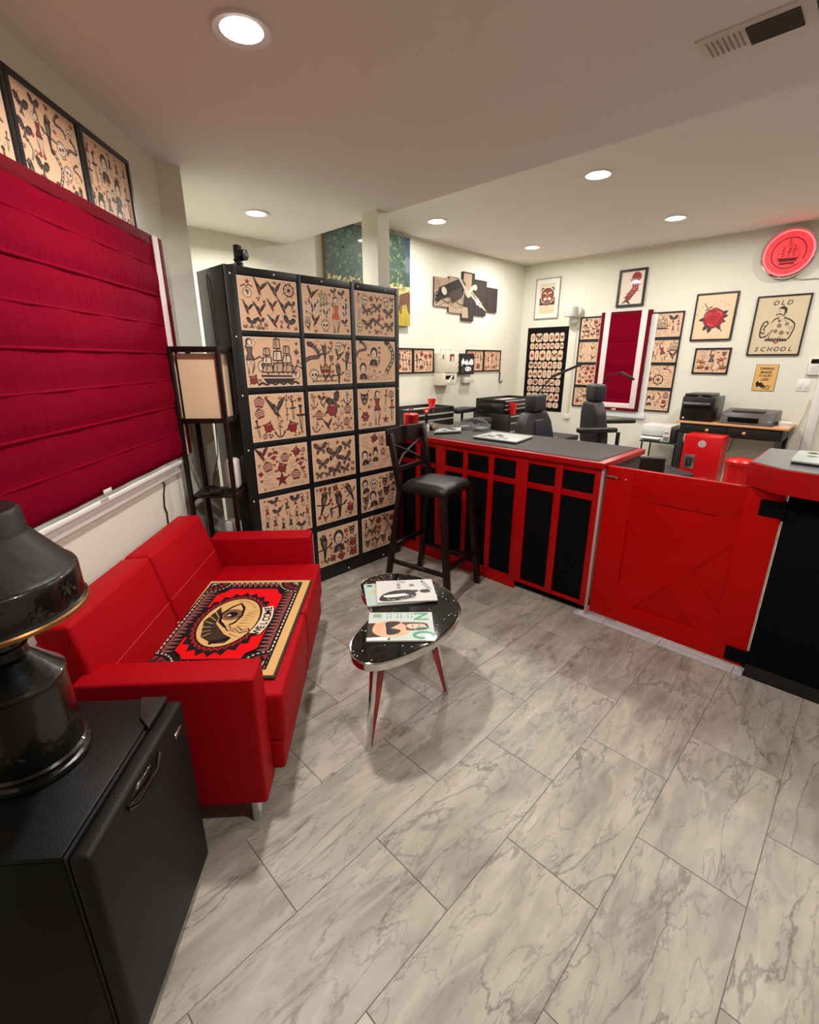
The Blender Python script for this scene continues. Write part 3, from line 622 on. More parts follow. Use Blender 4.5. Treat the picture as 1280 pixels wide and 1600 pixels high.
# tiger print
def d_tiger(w_, h_):
    I = Ink(); I.rect(0, 0, w_, h_, (232, 228, 220)); m = .055
    I.rect(m, m, w_-m, h_-m, (214, 204, 176)); I.rect(m+.004, m+.03, w_-m-.004, h_-m-.07, (214, 204, 176))
    B = (72, 28, 24); OR = (150, 70, 50)
    I.rect(m+.004, m+.11, w_-m-.004, m+.2, B)
    for k in range(8): I.ell(m+.02+.027*k, m+.15+.02*(k % 2), .017, .03, OR if k % 2 else (88, 84, 66), .5)
    I.push(w_/2, h_*.57, .098)
    I.ell(-.72, .78, .26, .3, B); I.ell(.72, .78, .26, .3, B); I.ell(-.7, .75, .13, .16, (220, 190, 170)); I.ell(.7, .75, .13, .16, (220, 190, 170))
    I.ell(0, 0, 1.06, 1.1, (232, 214, 190)); I.ell(0, .02, .96, 1.0, B); I.ell(0, 0, .84, .9, OR)
    for s in (1, -1):
        I.push(0, 0, 1, 0, s)
        I.ell(.38, .28, .26, .17, (235, 205, 180), .3); I.ell(.4, .18, .2, .1, B, .2); I.ell(.3, -.42, .27, .22, (240, 220, 205))
        for k in range(4): I.poly([(.95, .5-.28*k), (.5, .42-.28*k), (.92, .36-.28*k)], B)
        I.line([(.12, .9), (.16, .5)], .1, B); I.pop()
    I.poly([(-.2, .2), (.2, .2), (.16, -.25), (0, -.4), (-.16, -.25)], (176, 96, 70)); I.poly([(-.15, -.22), (.15, -.22), (0, -.42)], B); I.line([(0, -.4), (0, -.7)], .05, B); I.pop()
    I.push(w_/2, m+.14, .06); m_flower(I, random.Random(1), (150, 80, 90)); I.pop()
    I.rect(m+.004, m+.004, w_-m-.004, m+.06, (226, 196, 150)); return I
picture('tiger_print', 'brown tiger face print in a thin white frame by the room corner', 'framed picture', (XW, 3.56, 2.045), R_RIGHT, .365, .51, .01, .02, mat('silver_frame', (150, 146, 134), .4), d_tiger)
# koi with the red sun
def d_koi(w_, h_):
    I = Ink(); I.rect(0, 0, w_, h_, (226, 212, 194)); I.ell(w_*.66, h_*.82, .055, .055, (150, 24, 40), n=24)
    R = random.Random(5); c = (150, 40, 48)
    pts = [(w_*(.5+.16*sin(t*4.2)), h_*(.78-.62*t)) for t in [i/20 for i in range(21)]]
    I.line(pts, .07, (120, 40, 44)); I.line(pts, .045, c)
    for i in range(0, 20, 2): I.arc(pts[i][0], pts[i][1], .016, .014, pi, 2*pi, .004, LT, 5)
    for i in range(1, 20, 2):
        for s in (-1, 1): I.poly([pts[i], (pts[i][0]+s*R.uniform(.03, .075), pts[i][1]+R.uniform(-.02, .03)), (pts[i][0], pts[i][1]-.02)], R.choice((c, (110, 60, 56), (170, 110, 100))))
    x, y = pts[-1]; I.poly([(x, y+.02), (x-.07, y-.05), (x-.01, y-.03), (x+.05, y-.07)], (90, 50, 46)); return I
picture('koi_print', 'black framed print of a red koi beneath a dark red sun', 'framed picture', (XW, 2.442, 2.12), R_RIGHT, .325, .415, .026, .022, FRB, d_koi)
def d_rose(w_, h_):
    I = Ink(); I.rect(0, 0, w_, h_, (228, 198, 164))
    I.push(w_*.5, h_*.47, .105)
    for a, L in ((.5, 1.0), (.15, .9), (-.35, .8), (3.25, 1.0), (4.1, 1.1), (4.5, 1.15), (5.3, 1.0)): m_leaf(I, .55*cos(a), .55*sin(a), L*.85, a, (70, 66, 56))
    I.line([(.5, -.7), (.95, -1.35)], .09, (90, 80, 64)); I.line([(-.3, .5), (-1.15, 1.55)], .2, DK, True); I.line([(-.9, .75), (-.3, 1.15)], .12, DK); I.line([(-.25, .55), (-.75, 1.1)], .11, (190, 150, 130))
    I.poly(blob(26, lambda t: .93+.08*abs(sin(3*t))), (96, 20, 26)); I.poly(blob(26, lambda t: .85+.08*abs(sin(3*t))), (176, 30, 44))
    for k in range(7): a = k*.9; I.arc(.4*cos(a), .35*sin(a), .4, .34, a-1.2, a+1.1, .06, (226, 110, 110) if k % 2 else (90, 16, 24), 7)
    I.arc(0, 0, .2, .18, 0, 5, .07, (90, 16, 24), 7); I.pop()
    for k, ch in enumerate('DONT STOP'):
        a = 2.9-.26*k; I.push(w_*.5+.165*cos(a), h_*.47+.165*sin(a), 1, a-pi/2)
        if ch != ' ': I.text(ch, 0, 0, .024, (120, 96, 76), 0, .2)
        I.pop()
    return I
picture('rose_dagger_poster', 'black framed poster of a red rose pierced by a dagger', 'framed picture', (XW, 1.513, 1.708), R_RIGHT, .40, .488, .016, .02, FRB, d_rose)
def d_old(w_, h_):
    I = Ink(); I.rect(0, 0, w_, h_, (208, 192, 160)); K = (60, 46, 36)
    for i, ch in enumerate('OLD'): I.text(ch, w_/2+(i-1)*.055, h_-.080, .060, K, .03, .2); I.text(ch, w_/2+(i-1)*.055+.003, h_-.076, .052, (170, 150, 120), -.03, .2)
    for i, ch in enumerate('SCHOOL'): I.text(ch, w_/2+(i-2.5)*.056, .028, .058, K, .03, .2); I.text(ch, w_/2+(i-2.5)*.056+.003, .032, .05, (170, 150, 120), -.03, .2)
    I.push(w_*.52, h_*.47, .15); B = (208, 190, 158)
    I.curve([(-.35, .55), (.2, .62), (.6, .45), (.85, .15), (.82, -.3), (.55, -.85), (-.45, -.85), (-.35, -.2), (-.6, -.6), (-.95, -.65), (-1.05, -.3), (-.98, .25), (-.75, .45), (-.62, .25), (-.8, -.1), (-.6, -.05)], K)
    I.curve([(-.3, .48), (.2, .55), (.52, .4), (.78, .12), (.75, -.28), (.5, -.8), (-.4, -.8), (-.3, -.1), (-.62, -.5), (-.9, -.57), (-.97, -.28), (-.9, .2), (-.76, .36), (-.7, .22), (-.88, -.1), (-.7, -.15)], B)
    R = random.Random(8)
    for x, y, r_ in ((0, .1, .2), (.4, .2, .17), (-.15, -.25, .18), (.2, -.35, .2), (.62, -.05, .15), (-.85, -.35, .13), (.55, -.4, .13), (-.05, .4, .1), (-.8, .1, .08), (.15, -.65, .13), (.3, .45, .1)):
        I.push(x, y, r_); R.choice((m_rose, m_skull, m_butterfly, m_swallow))(I, R) if r_ < .17 else m_flower(I, R, (150, 120, 96)); I.pop()
    I.ell(-.02, .98, .24, .33, K); I.ell(-.06, .95, .2, .29, B); I.poly([(-.2, 1.1), (-.3, .92), (-.2, .9)], B); I.poly([(-.24, 1.2), (.02, 1.36), (.24, 1.2), (.26, .9), (.14, .88), (.1, 1.1), (-.1, 1.16)], K)
    I.line([(-.32, .78), (-.15, .86), (0, .78), (.06, .84)], .07, K); I.ell(-.12, 1.0, .04, .03, K, n=8); I.rect(-.1, .5, .18, .68, B); I.line([(-.1, .68), (-.12, .5)], .03, K); I.line([(.2, .72), (.2, .52)], .03, K)
    for k in range(9): m_leaf(I, -.62+.15*k, -.9, .24, 1.2+.15*k, K)
    I.ell(0, -.9, .13, .13, (130, 36, 36)); I.ell(0, -.9, .05, .05, B); I.pop(); return I
picture('tattooed_man_poster', 'large black framed OLD SCHOOL poster of a tattooed man with moustache', 'framed picture', (XW, .92, 1.548), R_RIGHT, .445, .575, .013, .02, FRB, d_old)
# tin sign
t = empty('tin_sign', (XW, .932, 1.187), R_RIGHT, 'small yellow tin sign reading TIPPING MAKES IT HURT LESS', 'sign')
P().bx(-.098, .098, -.004, 0, 0, .27, .0015).make('plate', mat('sign_edge', (70, 54, 34), .5), t)
I = Ink(); I.rect(0, 0, .188, .262, (222, 178, 108)); K = (46, 34, 26)
for k, s in enumerate(('TIPPING', 'MAKES', 'IT HURT', 'LESS')): I.text(s, .094, .212-.036*k, .033, K, .035, .15, (.125, .10, .118, .066)[k])
I.poly([(.03, .035), (.02, .08), (.035, .1), (.05, .08), (.075, .085), (.09, .06), (.11, .055), (.1, .035), (.075, .03), (.06, .045)], K); I.line([(.08, .02), (.11, .03), (.13, .055), (.15, .05), (.135, .02)], .007, K); I.arc(.125, .03, .02, .018, 2, 6, .005, K)
I.make('sign_face', print_mat('enamel_print', .35, .2), t, loc=(-.094, -.0042, .004))
# tapestry of small framed tattoos on black cloth
t = empty('tattoo_tapestry', (XW, 3.512, .80), R_RIGHT, 'black wall cloth printed with rows of small cream tattoo cartouches', 'wall hanging')
P().bx(-.312, .312, -.006, -.0005, 0, 1.135, .002).make('cloth', mat('black_cloth', (20, 18, 20), .9, bump=.3, bscale=200, spec=.1), t)
I = Ink(); R = random.Random(4); base = 0; hs = [.085, .12, .085, .095, .12, .105, .145, .09, .125]
y = .045
for j, h in enumerate(hs):
    n = (7, 6, 8, 6, 7, 7, 6, 8, 6)[j]; ws = [R.uniform(.8, 1.25) for _ in range(n)]; sm = sum(ws); x = -.262
    for i in range(n):
        wd = ws[i]/sm*.524; a, b_ = wd/2-.004, h/2-.004; I.L = 0
        I.push(x+wd/2, y+h/2)
        I.poly([(a*(abs(cos(u))**.6)*(1 if cos(u) > 0 else -1), b_*(abs(sin(u))**.6)*(1 if sin(u) > 0 else -1)) for u in [2*pi*q/16 for q in range(16)]], (222, 190, 164))
        k = min(a, b_)*.92; I.push(0, 0, k, 0 if b_ < a*1.5 else 0); I.st[-1] = I.st[-1]; MOT[R.choice(['skull', 'rose', 'lady', 'eagle', 'dagger', 'star', 'portrait', 'flower', 'pennant', 'butterfly', 'crown', 'head'])](I, R); I.pop(); I.pop()
        x += wd
    y += h+.006
    if j == 8: pass
I.make('print', M_CLOTH, t, loc=(0, -.0065, 0))
# machine picture in five canvases
def clipped(x0, z0, x1, z1):
    I = Ink((0, 0, x1-x0, z1-z0)); BR = (58, 50, 46)
    I.rect(0, 0, 3, 3, BR); I.st[-1] = (-x0, -z0, 1, 0, 1)
    I.poly([(4.3, 2.0), (4.9, 2.0), (4.93, 2.42), (4.3, 2.45)], (166, 144, 120)); I.poly([(4.90, 2.30), (4.98, 2.24), (5.06, 2.34), (5.07, 2.50), (4.91, 2.50)], (176, 152, 128))
    I.poly([(4.3, 2.0), (5.02, 2.0), (5.0, 2.12), (4.3, 2.14)], (176, 156, 132)); I.ell(4.42, 2.33, .07, .06, (150, 126, 104)); I.poly([(4.38, 2.14), (4.46, 2.3), (4.86, 2.44), (4.95, 2.38), (4.9, 2.25), (4.6, 2.2)], (44, 38, 36))
    I.ell(4.55, 2.27, .05, .04, (200, 190, 175), -.5); I.line([(4.4, 2.2), (4.5, 2.25)], .03, (30, 26, 24)); I.arc(4.43, 2.2, .05, .05, 0, 6, .012, (40, 34, 32))
    I.poly([(4.62, 2.25), (4.88, 2.34), (4.88, 2.22), (4.7, 2.14)], (70, 60, 54))
    I.line([(4.4, 2.12), (4.5, 2.18), (4.62, 2.14), (4.72, 2.19), (4.85, 2.14), (4.98, 2.15)], .012, (60, 46, 40)); I.line([(4.45, 2.1), (4.6, 2.16), (4.75, 2.1), (4.9, 2.12)], .008, (120, 90, 78))
    I.line([(4.82, 2.44), (4.97, 2.3)], .035, (186, 176, 156)); I.line([(4.97, 2.3), (5.02, 2.28), (5.1, 2.36), (5.17, 2.36)], .05, (196, 188, 168)); I.ell(5.14, 2.36, .04, .035, (206, 198, 178)); I.ell(5.0, 2.27, .05, .035, (190, 178, 156), -.4)
    I.line([(5.06, 2.29), (5.28, 2.16)], .06, (192, 184, 162)); I.line([(5.06, 2.3), (5.26, 2.18)], .014, (110, 96, 80)); I.line([(5.27, 2.165), (5.42, 2.09)], .035, (206, 196, 172), True); I.ell(5.2, 2.2, .03, .04, (240, 234, 214), -.5)
    return I
for k, (x0, z0, x1, z1, lab) in enumerate([(4.375, 2.10, 4.632, 2.405, 'leftmost canvas of the five-piece tattoo machine picture'), (4.637, 2.045, 4.885, 2.435, 'second canvas from the left of the tattoo machine picture'), (4.89, 1.968, 5.128, 2.515, 'tallest middle canvas of the tattoo machine picture'), (5.133, 2.045, 5.382, 2.455, 'fourth canvas of the machine picture, with the metal grip'), (5.387, 2.10, 5.628, 2.39, 'rightmost plain brown canvas of the machine picture')]):
    t = empty('canvas_print', ((x0+x1)/2, YG, z0), 0, lab, 'canvas print', 'five-piece tattoo machine canvas')
    P().bx(-(x1-x0)/2, (x1-x0)/2, -.022, 0, 0, z1-z0, .002).make('stretcher', mat('canvas_edge', (54, 46, 42), .8), t)
    clipped(x0, z0, x1, z1).make('print', print_mat('canvas_ink', .8, 0), t, loc=(-(x1-x0)/2, -.0225, 0))
# landscape painting behind the column
px0, px1, pz0, pz1 = 2.86, 3.957, 1.855, 2.715
t = empty('landscape_painting', ((px0+px1)/2, YG, pz0), 0, 'large landscape painting of green trees and yellow scrub behind the white column', 'painting')
P().bx(-(px1-px0)/2, (px1-px0)/2, -.045, 0, 0, pz1-pz0, .002).make('stretcher', mat('painting_edge', (128, 112, 82), .7), t)
W, H = px1-px0, pz1-pz0; I = Ink((0, 0, W, H)); I.rect(0, 0, W, H, (44, 66, 50)); R = random.Random(11)
I.poly([(W*.86, H), (W, H), (W, H*.45), (W*.97, H*.5), (W*.93, H*.62), (W*.95, H*.75), (W*.88, H*.9)], (56, 72, 86)); I.ell(W*.97, H*.7, .05, .08, (84, 98, 106))
for k in range(520):
    x, y = R.uniform(0, W*.93), R.uniform(H*.35, H); g = R.random(); c = (44+38*g, 60+40*g, 50+30*g) if R.random() < .8 else (98, 112, 78)
    I.L = 5+k % 40; I.ell(x, y, R.uniform(.008, .03), R.uniform(.006, .02), c, R.uniform(0, 3), 6)
I.L = 46; I.poly([(0, H*.38), (W*.3, H*.3), (W*.42, H*.42), (W*.5, H*.46), (W*.6, H*.38), (W*.8, H*.44), (W, H*.46), (W, 0), (0, 0)], (140, 130, 78))
for k in range(300):
    I.L = 48+k % 30; I.ell(R.uniform(0, W), R.uniform(H*.3, H*.47), R.uniform(.006, .022), R.uniform(.006, .018), R.choice([(176, 162, 106), (156, 140, 76), (100, 108, 64), (186, 176, 132)]), R.uniform(0, 3), 6)
I.L = 80; I.rect(0, 0, W, H*.2, (170, 146, 48)); I.poly([(W*.84, H*.2), (W*.86, H*.36), (W*.98, H*.4), (W, H*.38), (W, H*.14), (W*.97, H*.16), (W*.95, H*.25), (W*.89, H*.24), (W*.88, H*.14), (W*.86, H*.14)], (92, 56, 36))
for k in range(160): I.L = 84+k % 20; x = R.uniform(0, W); y = R.uniform(0, H*.22); I.line([(x, y), (x+R.uniform(-.02, .02), y+.05)], .006, R.choice([(190, 168, 60), (156, 126, 36), (124, 116, 46)]))
I.make('print', print_mat('oil_paint', .6, .1), t, loc=(-W/2, -.0455, 0))
# ================================================================ roman shades
def roman(name, label, loc, rz, x0, x1, z0, z1, nf, band, off, bottom_band):
    t = empty(name, loc, rz, label, 'window shade')
    P().bx(x0-.005, x1+.005, -off-.012, -.019, z1-.045, z1+.0, .004).make('head_rail', REDC2, t)
    p = P(); h = (z1-z0)/nf; prof = []
    n = 6
    for k in range(nf):
        for q in range(n): s_ = q/n; prof.append((-off-.006*sin(pi*s_)-.004*(k % 2), z1-h*(k+s_)))
    prof.append((-off, z0))
    nx_ = 24; g = [[p.bm.verts.new((x0+(x1-x0)*i/nx_, y+.0022*sin(i*1.7+z*5)*(1 if 0 < i < nx_ else 0), z)) for i in range(nx_+1)] for y, z in prof]
    for a_, b_ in zip(g, g[1:]):
        for i in range(nx_): p.bm.faces.new((a_[i], a_[i+1], b_[i+1], b_[i]))
    o = p.make('fabric', REDC, t, ang=80); sd = o.modifiers.new('thick', 'SOLIDIFY'); sd.thickness = .004; sd.offset = 1
    for k in range(1, nf): P().tube([(x0, -off-.004, z1-h*k), ((x0+x1)/2, -off-.005, z1-h*k-.001), (x1, -off-.004, z1-h*k)], .0065).make('fold_rib', REDC, t)
    y0, y1 = -off-.0175, -off-.0125
    sides = ((x1-band[1], x1-band[0]), (x0+band[0], x0+band[1])) if bottom_band else ((x1-band[1], x1-band[0]),)
    for a_, b_ in sides:
        P().bx(a_, b_, y0, y1, z0+(band[0]*.7 if bottom_band else 0), z1-.0, .0005).make('side_band', WHC, t)
    for a_, b_ in ((x1-band[0], x1), (x0, x0+band[0])) if bottom_band else ((x1-band[0], x1),): P().bx(a_, b_, y0, y1, z0, z1, .0005).make('side_border', REDC2, t)
    if bottom_band:
        P().bx(x0+band[1], x1-band[1], y0, y1, z0+.035, z0+.095, .0005).make('hem_band', WHC, t); P().bx(x0+band[0], x1-band[0], y0, y1, z0, z0+.034, .0005).make('hem_border', REDC2, t)
    P().bx(-.028 if bottom_band else .02, .028 if bottom_band else .075, -off-.020, -off-.0172, z0+.004, z0+.02, .002).make('pull_tab', WHP, t)
    return t
roman('red_roman_shade', 'wide crimson roman shade with white side band above the sofa', LN(1.75, -WL), R_LEFT, -1.0, .90, 1.012, 2.058, 8, (.045, .098), .032, False)
roman('tall_red_roman_shade', 'narrow tall dark red roman shade with white border between flash columns', (XW, 2.452, 0), R_RIGHT, -.30, .30, .885, 2.068, 7, (.045, .115), .034, True)
# ================================================================ sofa
SO = LN(1.868, -.66)
t = empty('red_sofa', SO, R_LEFT, 'red two-seat sofa with chrome legs against the shaded window wall', 'sofa')
for s, nm in ((-1, 'arm'), (1, 'arm')):
    x0, x1 = (-.660, -.545) if s < 0 else (.542, .662)
    P().bx(x0, x1, -.262, .27, .095, .587, .012, 3).make('arm', REDL, t)
P().bx(-.542, .54, -.255, .33, .10, .26, .01, 2).make('seat_base', REDL, t)
for x0, x1 in ((-.541, -.004), (.004, .539)):
    P().bx(x0, x1, -.312, .215, .235, .432, .018, 3).make('seat_cushion', REDL, t)
    P().bx(x0, x1, -.300, -.24, .115, .236, .012, 3).make('front_rail', REDL, t)
P().bx(-.615, .50, .30, .385, .12, .70, .02, 2).make('back_frame', REDL, t)
for x0, x1, tx0, tx1 in ((-.612, -.073, -.600, -.078), (-.067, .52, -.072, .468)):
    b4 = [(x0, .195, .40), (x1, .195, .40), (x1, .33, .40), (x0, .33, .40)]; t4 = [(tx0, .275, .752), (tx1, .275, .752), (tx1, .388, .745), (tx0, .388, .745)]
    cu = P().hexa(b4, t4, .016, 3).make('back_cushion', REDL, t)
    zc = .545; f = (zc-.40)/.352; yy = .195+.08*f-.0005
    P().tube([(x0+(tx0-x0)*f+.01, yy, zc), (x1+(tx1-x1)*f-.01, yy, zc)], .0016, 6).make('stitching', mat('stitch', (184, 34, 42), .7), cu)
for x, y in ((-.625, -.215), (.625, -.215), (-.625, .25), (.625, .25)):
    P().cone((x, y, 0), (x, y, .098), .021, .021, 24, .002).make('leg', CHR, t)
# door mat lying on the seat
tm = empty('door_mat', LN(1.80, -.633, .4335), R_LEFT-radians(2.0), 'patterned red and black door mat reading WELCOME around a large eye', 'door mat')
P().bx(-.385, .385, -.26, .26, 0, .009, .003).make('backing', mat('mat_rubber', (48, 40, 28), .9), tm)
I = Ink(); W, H = .75, .505; G = (206, 164, 104); K = (34, 22, 24); R_ = (214, 14, 20); D = (128, 40, 48); WT = (214, 196, 170)
I.rect(0, 0, W, H, G); I.rect(.032, .034, W-.02, H-.02, K)
a0, a1, b0, b1 = .040, W-.028, .042, H-.028
for k in range(26):
    x = a0+(a1-a0)*k/26; wq = (a1-a0)/26*.6
    for y in (b0, b1-.006): I.rect(x, y, x+wq, y+.006, WT)
for k in range(17):
    y = b0+(b1-b0)*k/17; wq = (b1-b0)/17*.6
    for x in (a0, a1-.006): I.rect(x, y, x+.006, y+wq, WT)
for k in range(24):
    x = .06+.0262*k
    for y, s in ((.056, 1), (H-.042, -1)): I.poly([(x+.003, y), (x+.022, y), (x+.0125, y+s*.042)], D); I.line([(x+.003, y), (x+.0125, y+s*.045), (x+.022, y)], .0025, (190, 150, 130))
for k in range(15):
    y = .06+.0262*k
    for x, s in ((.054, 1), (W-.042, -1)): I.poly([(x, y+.003), (x, y+.022), (x+s*.034, y+.0125)], D); I.line([(x, y+.003), (x+s*.036, y+.0125), (x, y+.022)], .0025, (190, 150, 130))
q = [(.092, .14), (.125, .135), (.15, .105), (.16, .097), (W-.16, .097), (W-.14, .12), (W-.094, .14), (W-.088, H-.14), (W-.125, H-.12), (W-.15, H-.09), (.15, H-.09), (.125, H-.12), (.092, H-.14)]
I.poly(q, K); I.poly([(W/2+(x-W/2)*.985, H/2+(y-H/2)*.975) for x, y in q], R_)
for cx, cy in ((a0, b0), (a1, b0), (a0, b1), (a1, b1)):
    sx_ = 1 if cx < W/2 else -1; sy_ = 1 if cy < H/2 else -1
    I.poly([(cx, cy)]+[(cx+sx_*.105*cos(u), cy+sy_*.1*sin(u)) for u in [pi/2*i/8 for i in range(9)]], K)
    for rr, c in ((.097, WT),):
        for i in range(8): u = pi/2*(i+.2)/8; v = pi/2*(i+.75)/8; I.line([(cx+sx_*rr*cos(u), cy+sy_*rr*sin(u)), (cx+sx_*rr*cos(v), cy+sy_*rr*sin(v))], .006, c)
    for i in range(4): u = pi/2*(i+.1)/4; v = pi/2*(i+.9)/4; I.poly([(cx+sx_*.08*cos(u), cy+sy_*.08*sin(u)), (cx+sx_*.08*cos(v), cy+sy_*.08*sin(v)), (cx+sx_*.045*cos((u+v)/2), cy+sy_*.045*sin((u+v)/2))], D)
    for i in range(3): u = pi/2*(i+.5)/3; I.line([(cx+sx_*.012, cy+sy_*.012), (cx+sx_*.038*cos(u), cy+sy_*.038*sin(u))], .004, WT)
ex, ey = W*.48, H*.54
pts = []
for k in range(44): u = 2*pi*k/44; rr = 1.0 if k % 2 else 1.13; pts.append((ex+.225*rr*cos(u), ey+.150*rr*sin(u)))
I.poly(pts, K); I.ell(ex, ey, .214, .138, (104, 20, 28), n=36)
for k in range(34): u = 2*pi*k/34; v = u+.09; w_ = u-.09; I.line([(ex+.196*cos(w_), ey+.122*sin(w_)), (ex+.218*cos(u), ey+.142*sin(u)), (ex+.196*cos(v), ey+.122*sin(v))], .003, (200, 60, 60))
I.ell(ex, ey, .198, .126, K, n=36); I.ell(ex, ey, .190, .118, G, n=36)
I.poly([(ex-.17, ey+.01), (ex-.12, ey+.075), (ex, ey+.108), (ex+.12, ey+.075), (ex+.07, ey+.055), (ex-.02, ey+.05), (ex-.10, ey-.01), (ex-.13, ey-.05), (ex-.165, ey-.035)], (60, 46, 34))
for k in range(14): u = 2.5-.13*k; I.line([(ex+.165*cos(u), ey+.1*sin(u)), (ex+.1*cos(u)-.02, ey+.05*sin(u)+.01)], .0032, G if k % 2 else K)
for k in range(9): I.line([(ex-.10+.02*k, ey-.03-.004*k), (ex-.13+.028*k, ey-.085-.003*k)], .004, K, True)
I.poly([(ex-.055, ey+.005), (ex-.01, ey+.045), (ex+.06, ey+.058), (ex+.12, ey+.03), (ex+.155, ey-.005), (ex+.11, ey-.035), (ex+.04, ey-.045), (ex-.02, ey-.03)], K)
I.poly([(ex-.04, ey+.003), (ex, ey+.034), (ex+.06, ey+.046), (ex+.11, ey+.022), (ex+.14, ey-.004), (ex+.1, ey-.026), (ex+.04, ey-.034), (ex-.01, ey-.022)], G)
for rr, c in ((.046, K), (.041, (170, 130, 86)), (.037, K), (.032, (150, 112, 74)), (.027, K)): I.ell(ex+.05, ey+.006, rr, rr*.95, c, n=20)
I.ell(ex+.044, ey+.016, .0085, .0085, (220, 170, 160), n=12)
I.line([(ex-.035, ey-.0), (ex-.07, ey-.02), (ex-.06, ey-.05), (ex-.085, ey-.075), (ex-.07, ey-.105)], .024, K); I.line([(ex-.035, ey-.002), (ex-.07, ey-.02), (ex-.06, ey-.05), (ex-.085, ey-.073), (ex-.072, ey-.1)], .014, (190, 150, 110))
for k in range(5): I.ell(ex-.16+.006*k, ey+.0-.014*k+.02, .016, .009, K, .8*k)
for k in range(8): u = -.9+.14*k; I.line([(ex+.14*cos(u)+.02, ey+.09*sin(u)), (ex+.176*cos(u), ey+.106*sin(u))], .003, K)
bn = [(ex-.10+.215*i/8, ey-.150+.018*((i-4)/4)**2) for i in range(9)]
I.line([(x, y-.0) for x, y in bn], .058, K); I.line(bn, .048, WT)
for i, ch in enumerate('WELCOME'):
    x = ex-.10+.215*(i+.5)/7; y = ey-.150+.018*((i-3)/3.5)**2; I.push(x, y, 1, .16*(i-3)/3.5); I.text(ch, 0, -.016, .044, K, .03); I.pop()
I.make('pile', M_PILE, tm, flat=True, loc=(-W/2+.003, -H/2+.002, .0092))
# ================================================================ small refrigerator beside the sofa
t = empty('mini_fridge', LN(.893, -.80), R_LEFT, 'black mini fridge at the near end of the red sofa carrying the tin lamp', 'fridge')
FRG = mat('black_enamel', (9, 9, 9), .5, bump=.12, bscale=350, spec=.25)
P().bx(-.22, .22, -.185, .235, .015, .600, .006).make('cabinet', FRG, t)
P().bx(-.22, .22, -.185, .235, .600, .611, .004).make('top_panel', mat('fridge_top', (10, 9, 9), .45, bump=.1, bscale=300, spec=.25), t)
P().bx(-.22, .22, -.235, -.192, .02, .604, .012, 3).make('door', mat('fridge_door', (20, 19, 18), .5, bump=.15, bscale=300, spec=.25), t)
P().bx(-.216, .216, -.192, -.185, .02, .604).make('door_gasket', mat('gasket', (8, 8, 8), .6), t)
P().prism([(.10, -.2), (.215, -.2), (.215, -.13), (.14, -.16)], .611, .62, .002).make('hinge_cover', mat('hinge_plastic', (34, 28, 28), .4), t)
P().tube([(-.09, -.238, .575), (-.075, -.248, .57), (.02, -.25, .565), (.06, -.238, .575)], .006).make('handle_grip', BLKG, t)
P().sphere((-.02, -.234, .572), .03, (1.8, .28, .5), 16).make('handle_recess', BLKG, t)
P().bx(.145, .185, -.238, -.235, .535, .548, .001).make('badge', STL, t)
for x in (-.19, .19):
    for y in (-.2, .2): P().cone((x, y, 0), (x, y, .02), .016).make('foot', BLKG, t)
# ================================================================ black tole lamp on the fridge
t = empty('tole_lamp', (0, 1.235, .612), 0, 'antique black painted tin lamp with conical shade on the mini fridge', 'table lamp')
TIN = mat('black_japanned_tin', (11, 10, 8), .3, coat=.6, bump=.35, bscale=13, var=.6, vscale=16, spec=.4)
P().lathe([(.112, 0), (.115, .006), (.113, .014), (.105, .018), (.106, .024), (.108, .03), (.103, .035), (.099, .205), (.098, .212), (.101, .216), (.101, .223), (.096, .228), (.092, .231), (.052, .276), (.045, .282), (.043, .30), (.048, .305)], n=64).make('can_body', TIN, t)
P().lathe([(.040, .30), (.036, .31), (.034, .335), (.036, .39)], n=40).make('neck', TIN, t)
P().lathe([(.168, .392), (.170, .386), (.173, .388), (.173, .394), (.169, .398), (.168, .462), (.165, .468), (.160, .471)], n=72, cap=False).make('shade_band', TIN, t)
P().lathe([(.162, .470), (.156, .475), (.100, .550), (.096, .556), (.094, .598), (.088, .606), (.03, .612), (0, .613)], n=72, cap=False).make('shade_cone', mat('dull_tin', (16, 15, 14), .42, bump=.3, bscale=14, var=.4, vscale=20, spec=.35), t)
P().lathe([(.167, .387), (.170, .380), (.175, .382), (.1755, .389), (.172, .394)], n=72, cap=False).make('shade_rim', mat('worn_brass', (150, 104, 60), .35, metal=.8), t)
P().lathe([(.0, .612), (.02, .614), (.018, .63), (.008, .64), (.0, .642)], n=24, cap=False).make('finial', TIN, t)
for i, (z, r_) in enumerate(((.095, .101), (.43, .1695))):
    R = random.Random(7+i)
    for k in range(4):
        I = Ink(); I.push(0, R.uniform(-.02, .02), .02)
        for q in range(5): u = q*1.26; I.ell(.5*cos(u), .5*sin(u), .38, .24, (32, 26, 18), u, 8)
        I.ell(0, 0, .2, .2, (52, 46, 30), n=8); m_leaf(I, .7, -.3, .9, -.4, (34, 33, 24)); I.pop()
        for v_i, (x, y, d) in enumerate(I.V): u = (x+.07*k)/r_-2.0; rr = r_+.0012+d*.5; I.V[v_i] = (rr*cos(u), z+y, -rr*sin(u))
        I.make('painted_flower', print_mat('tole_paint', .4, .2), t)
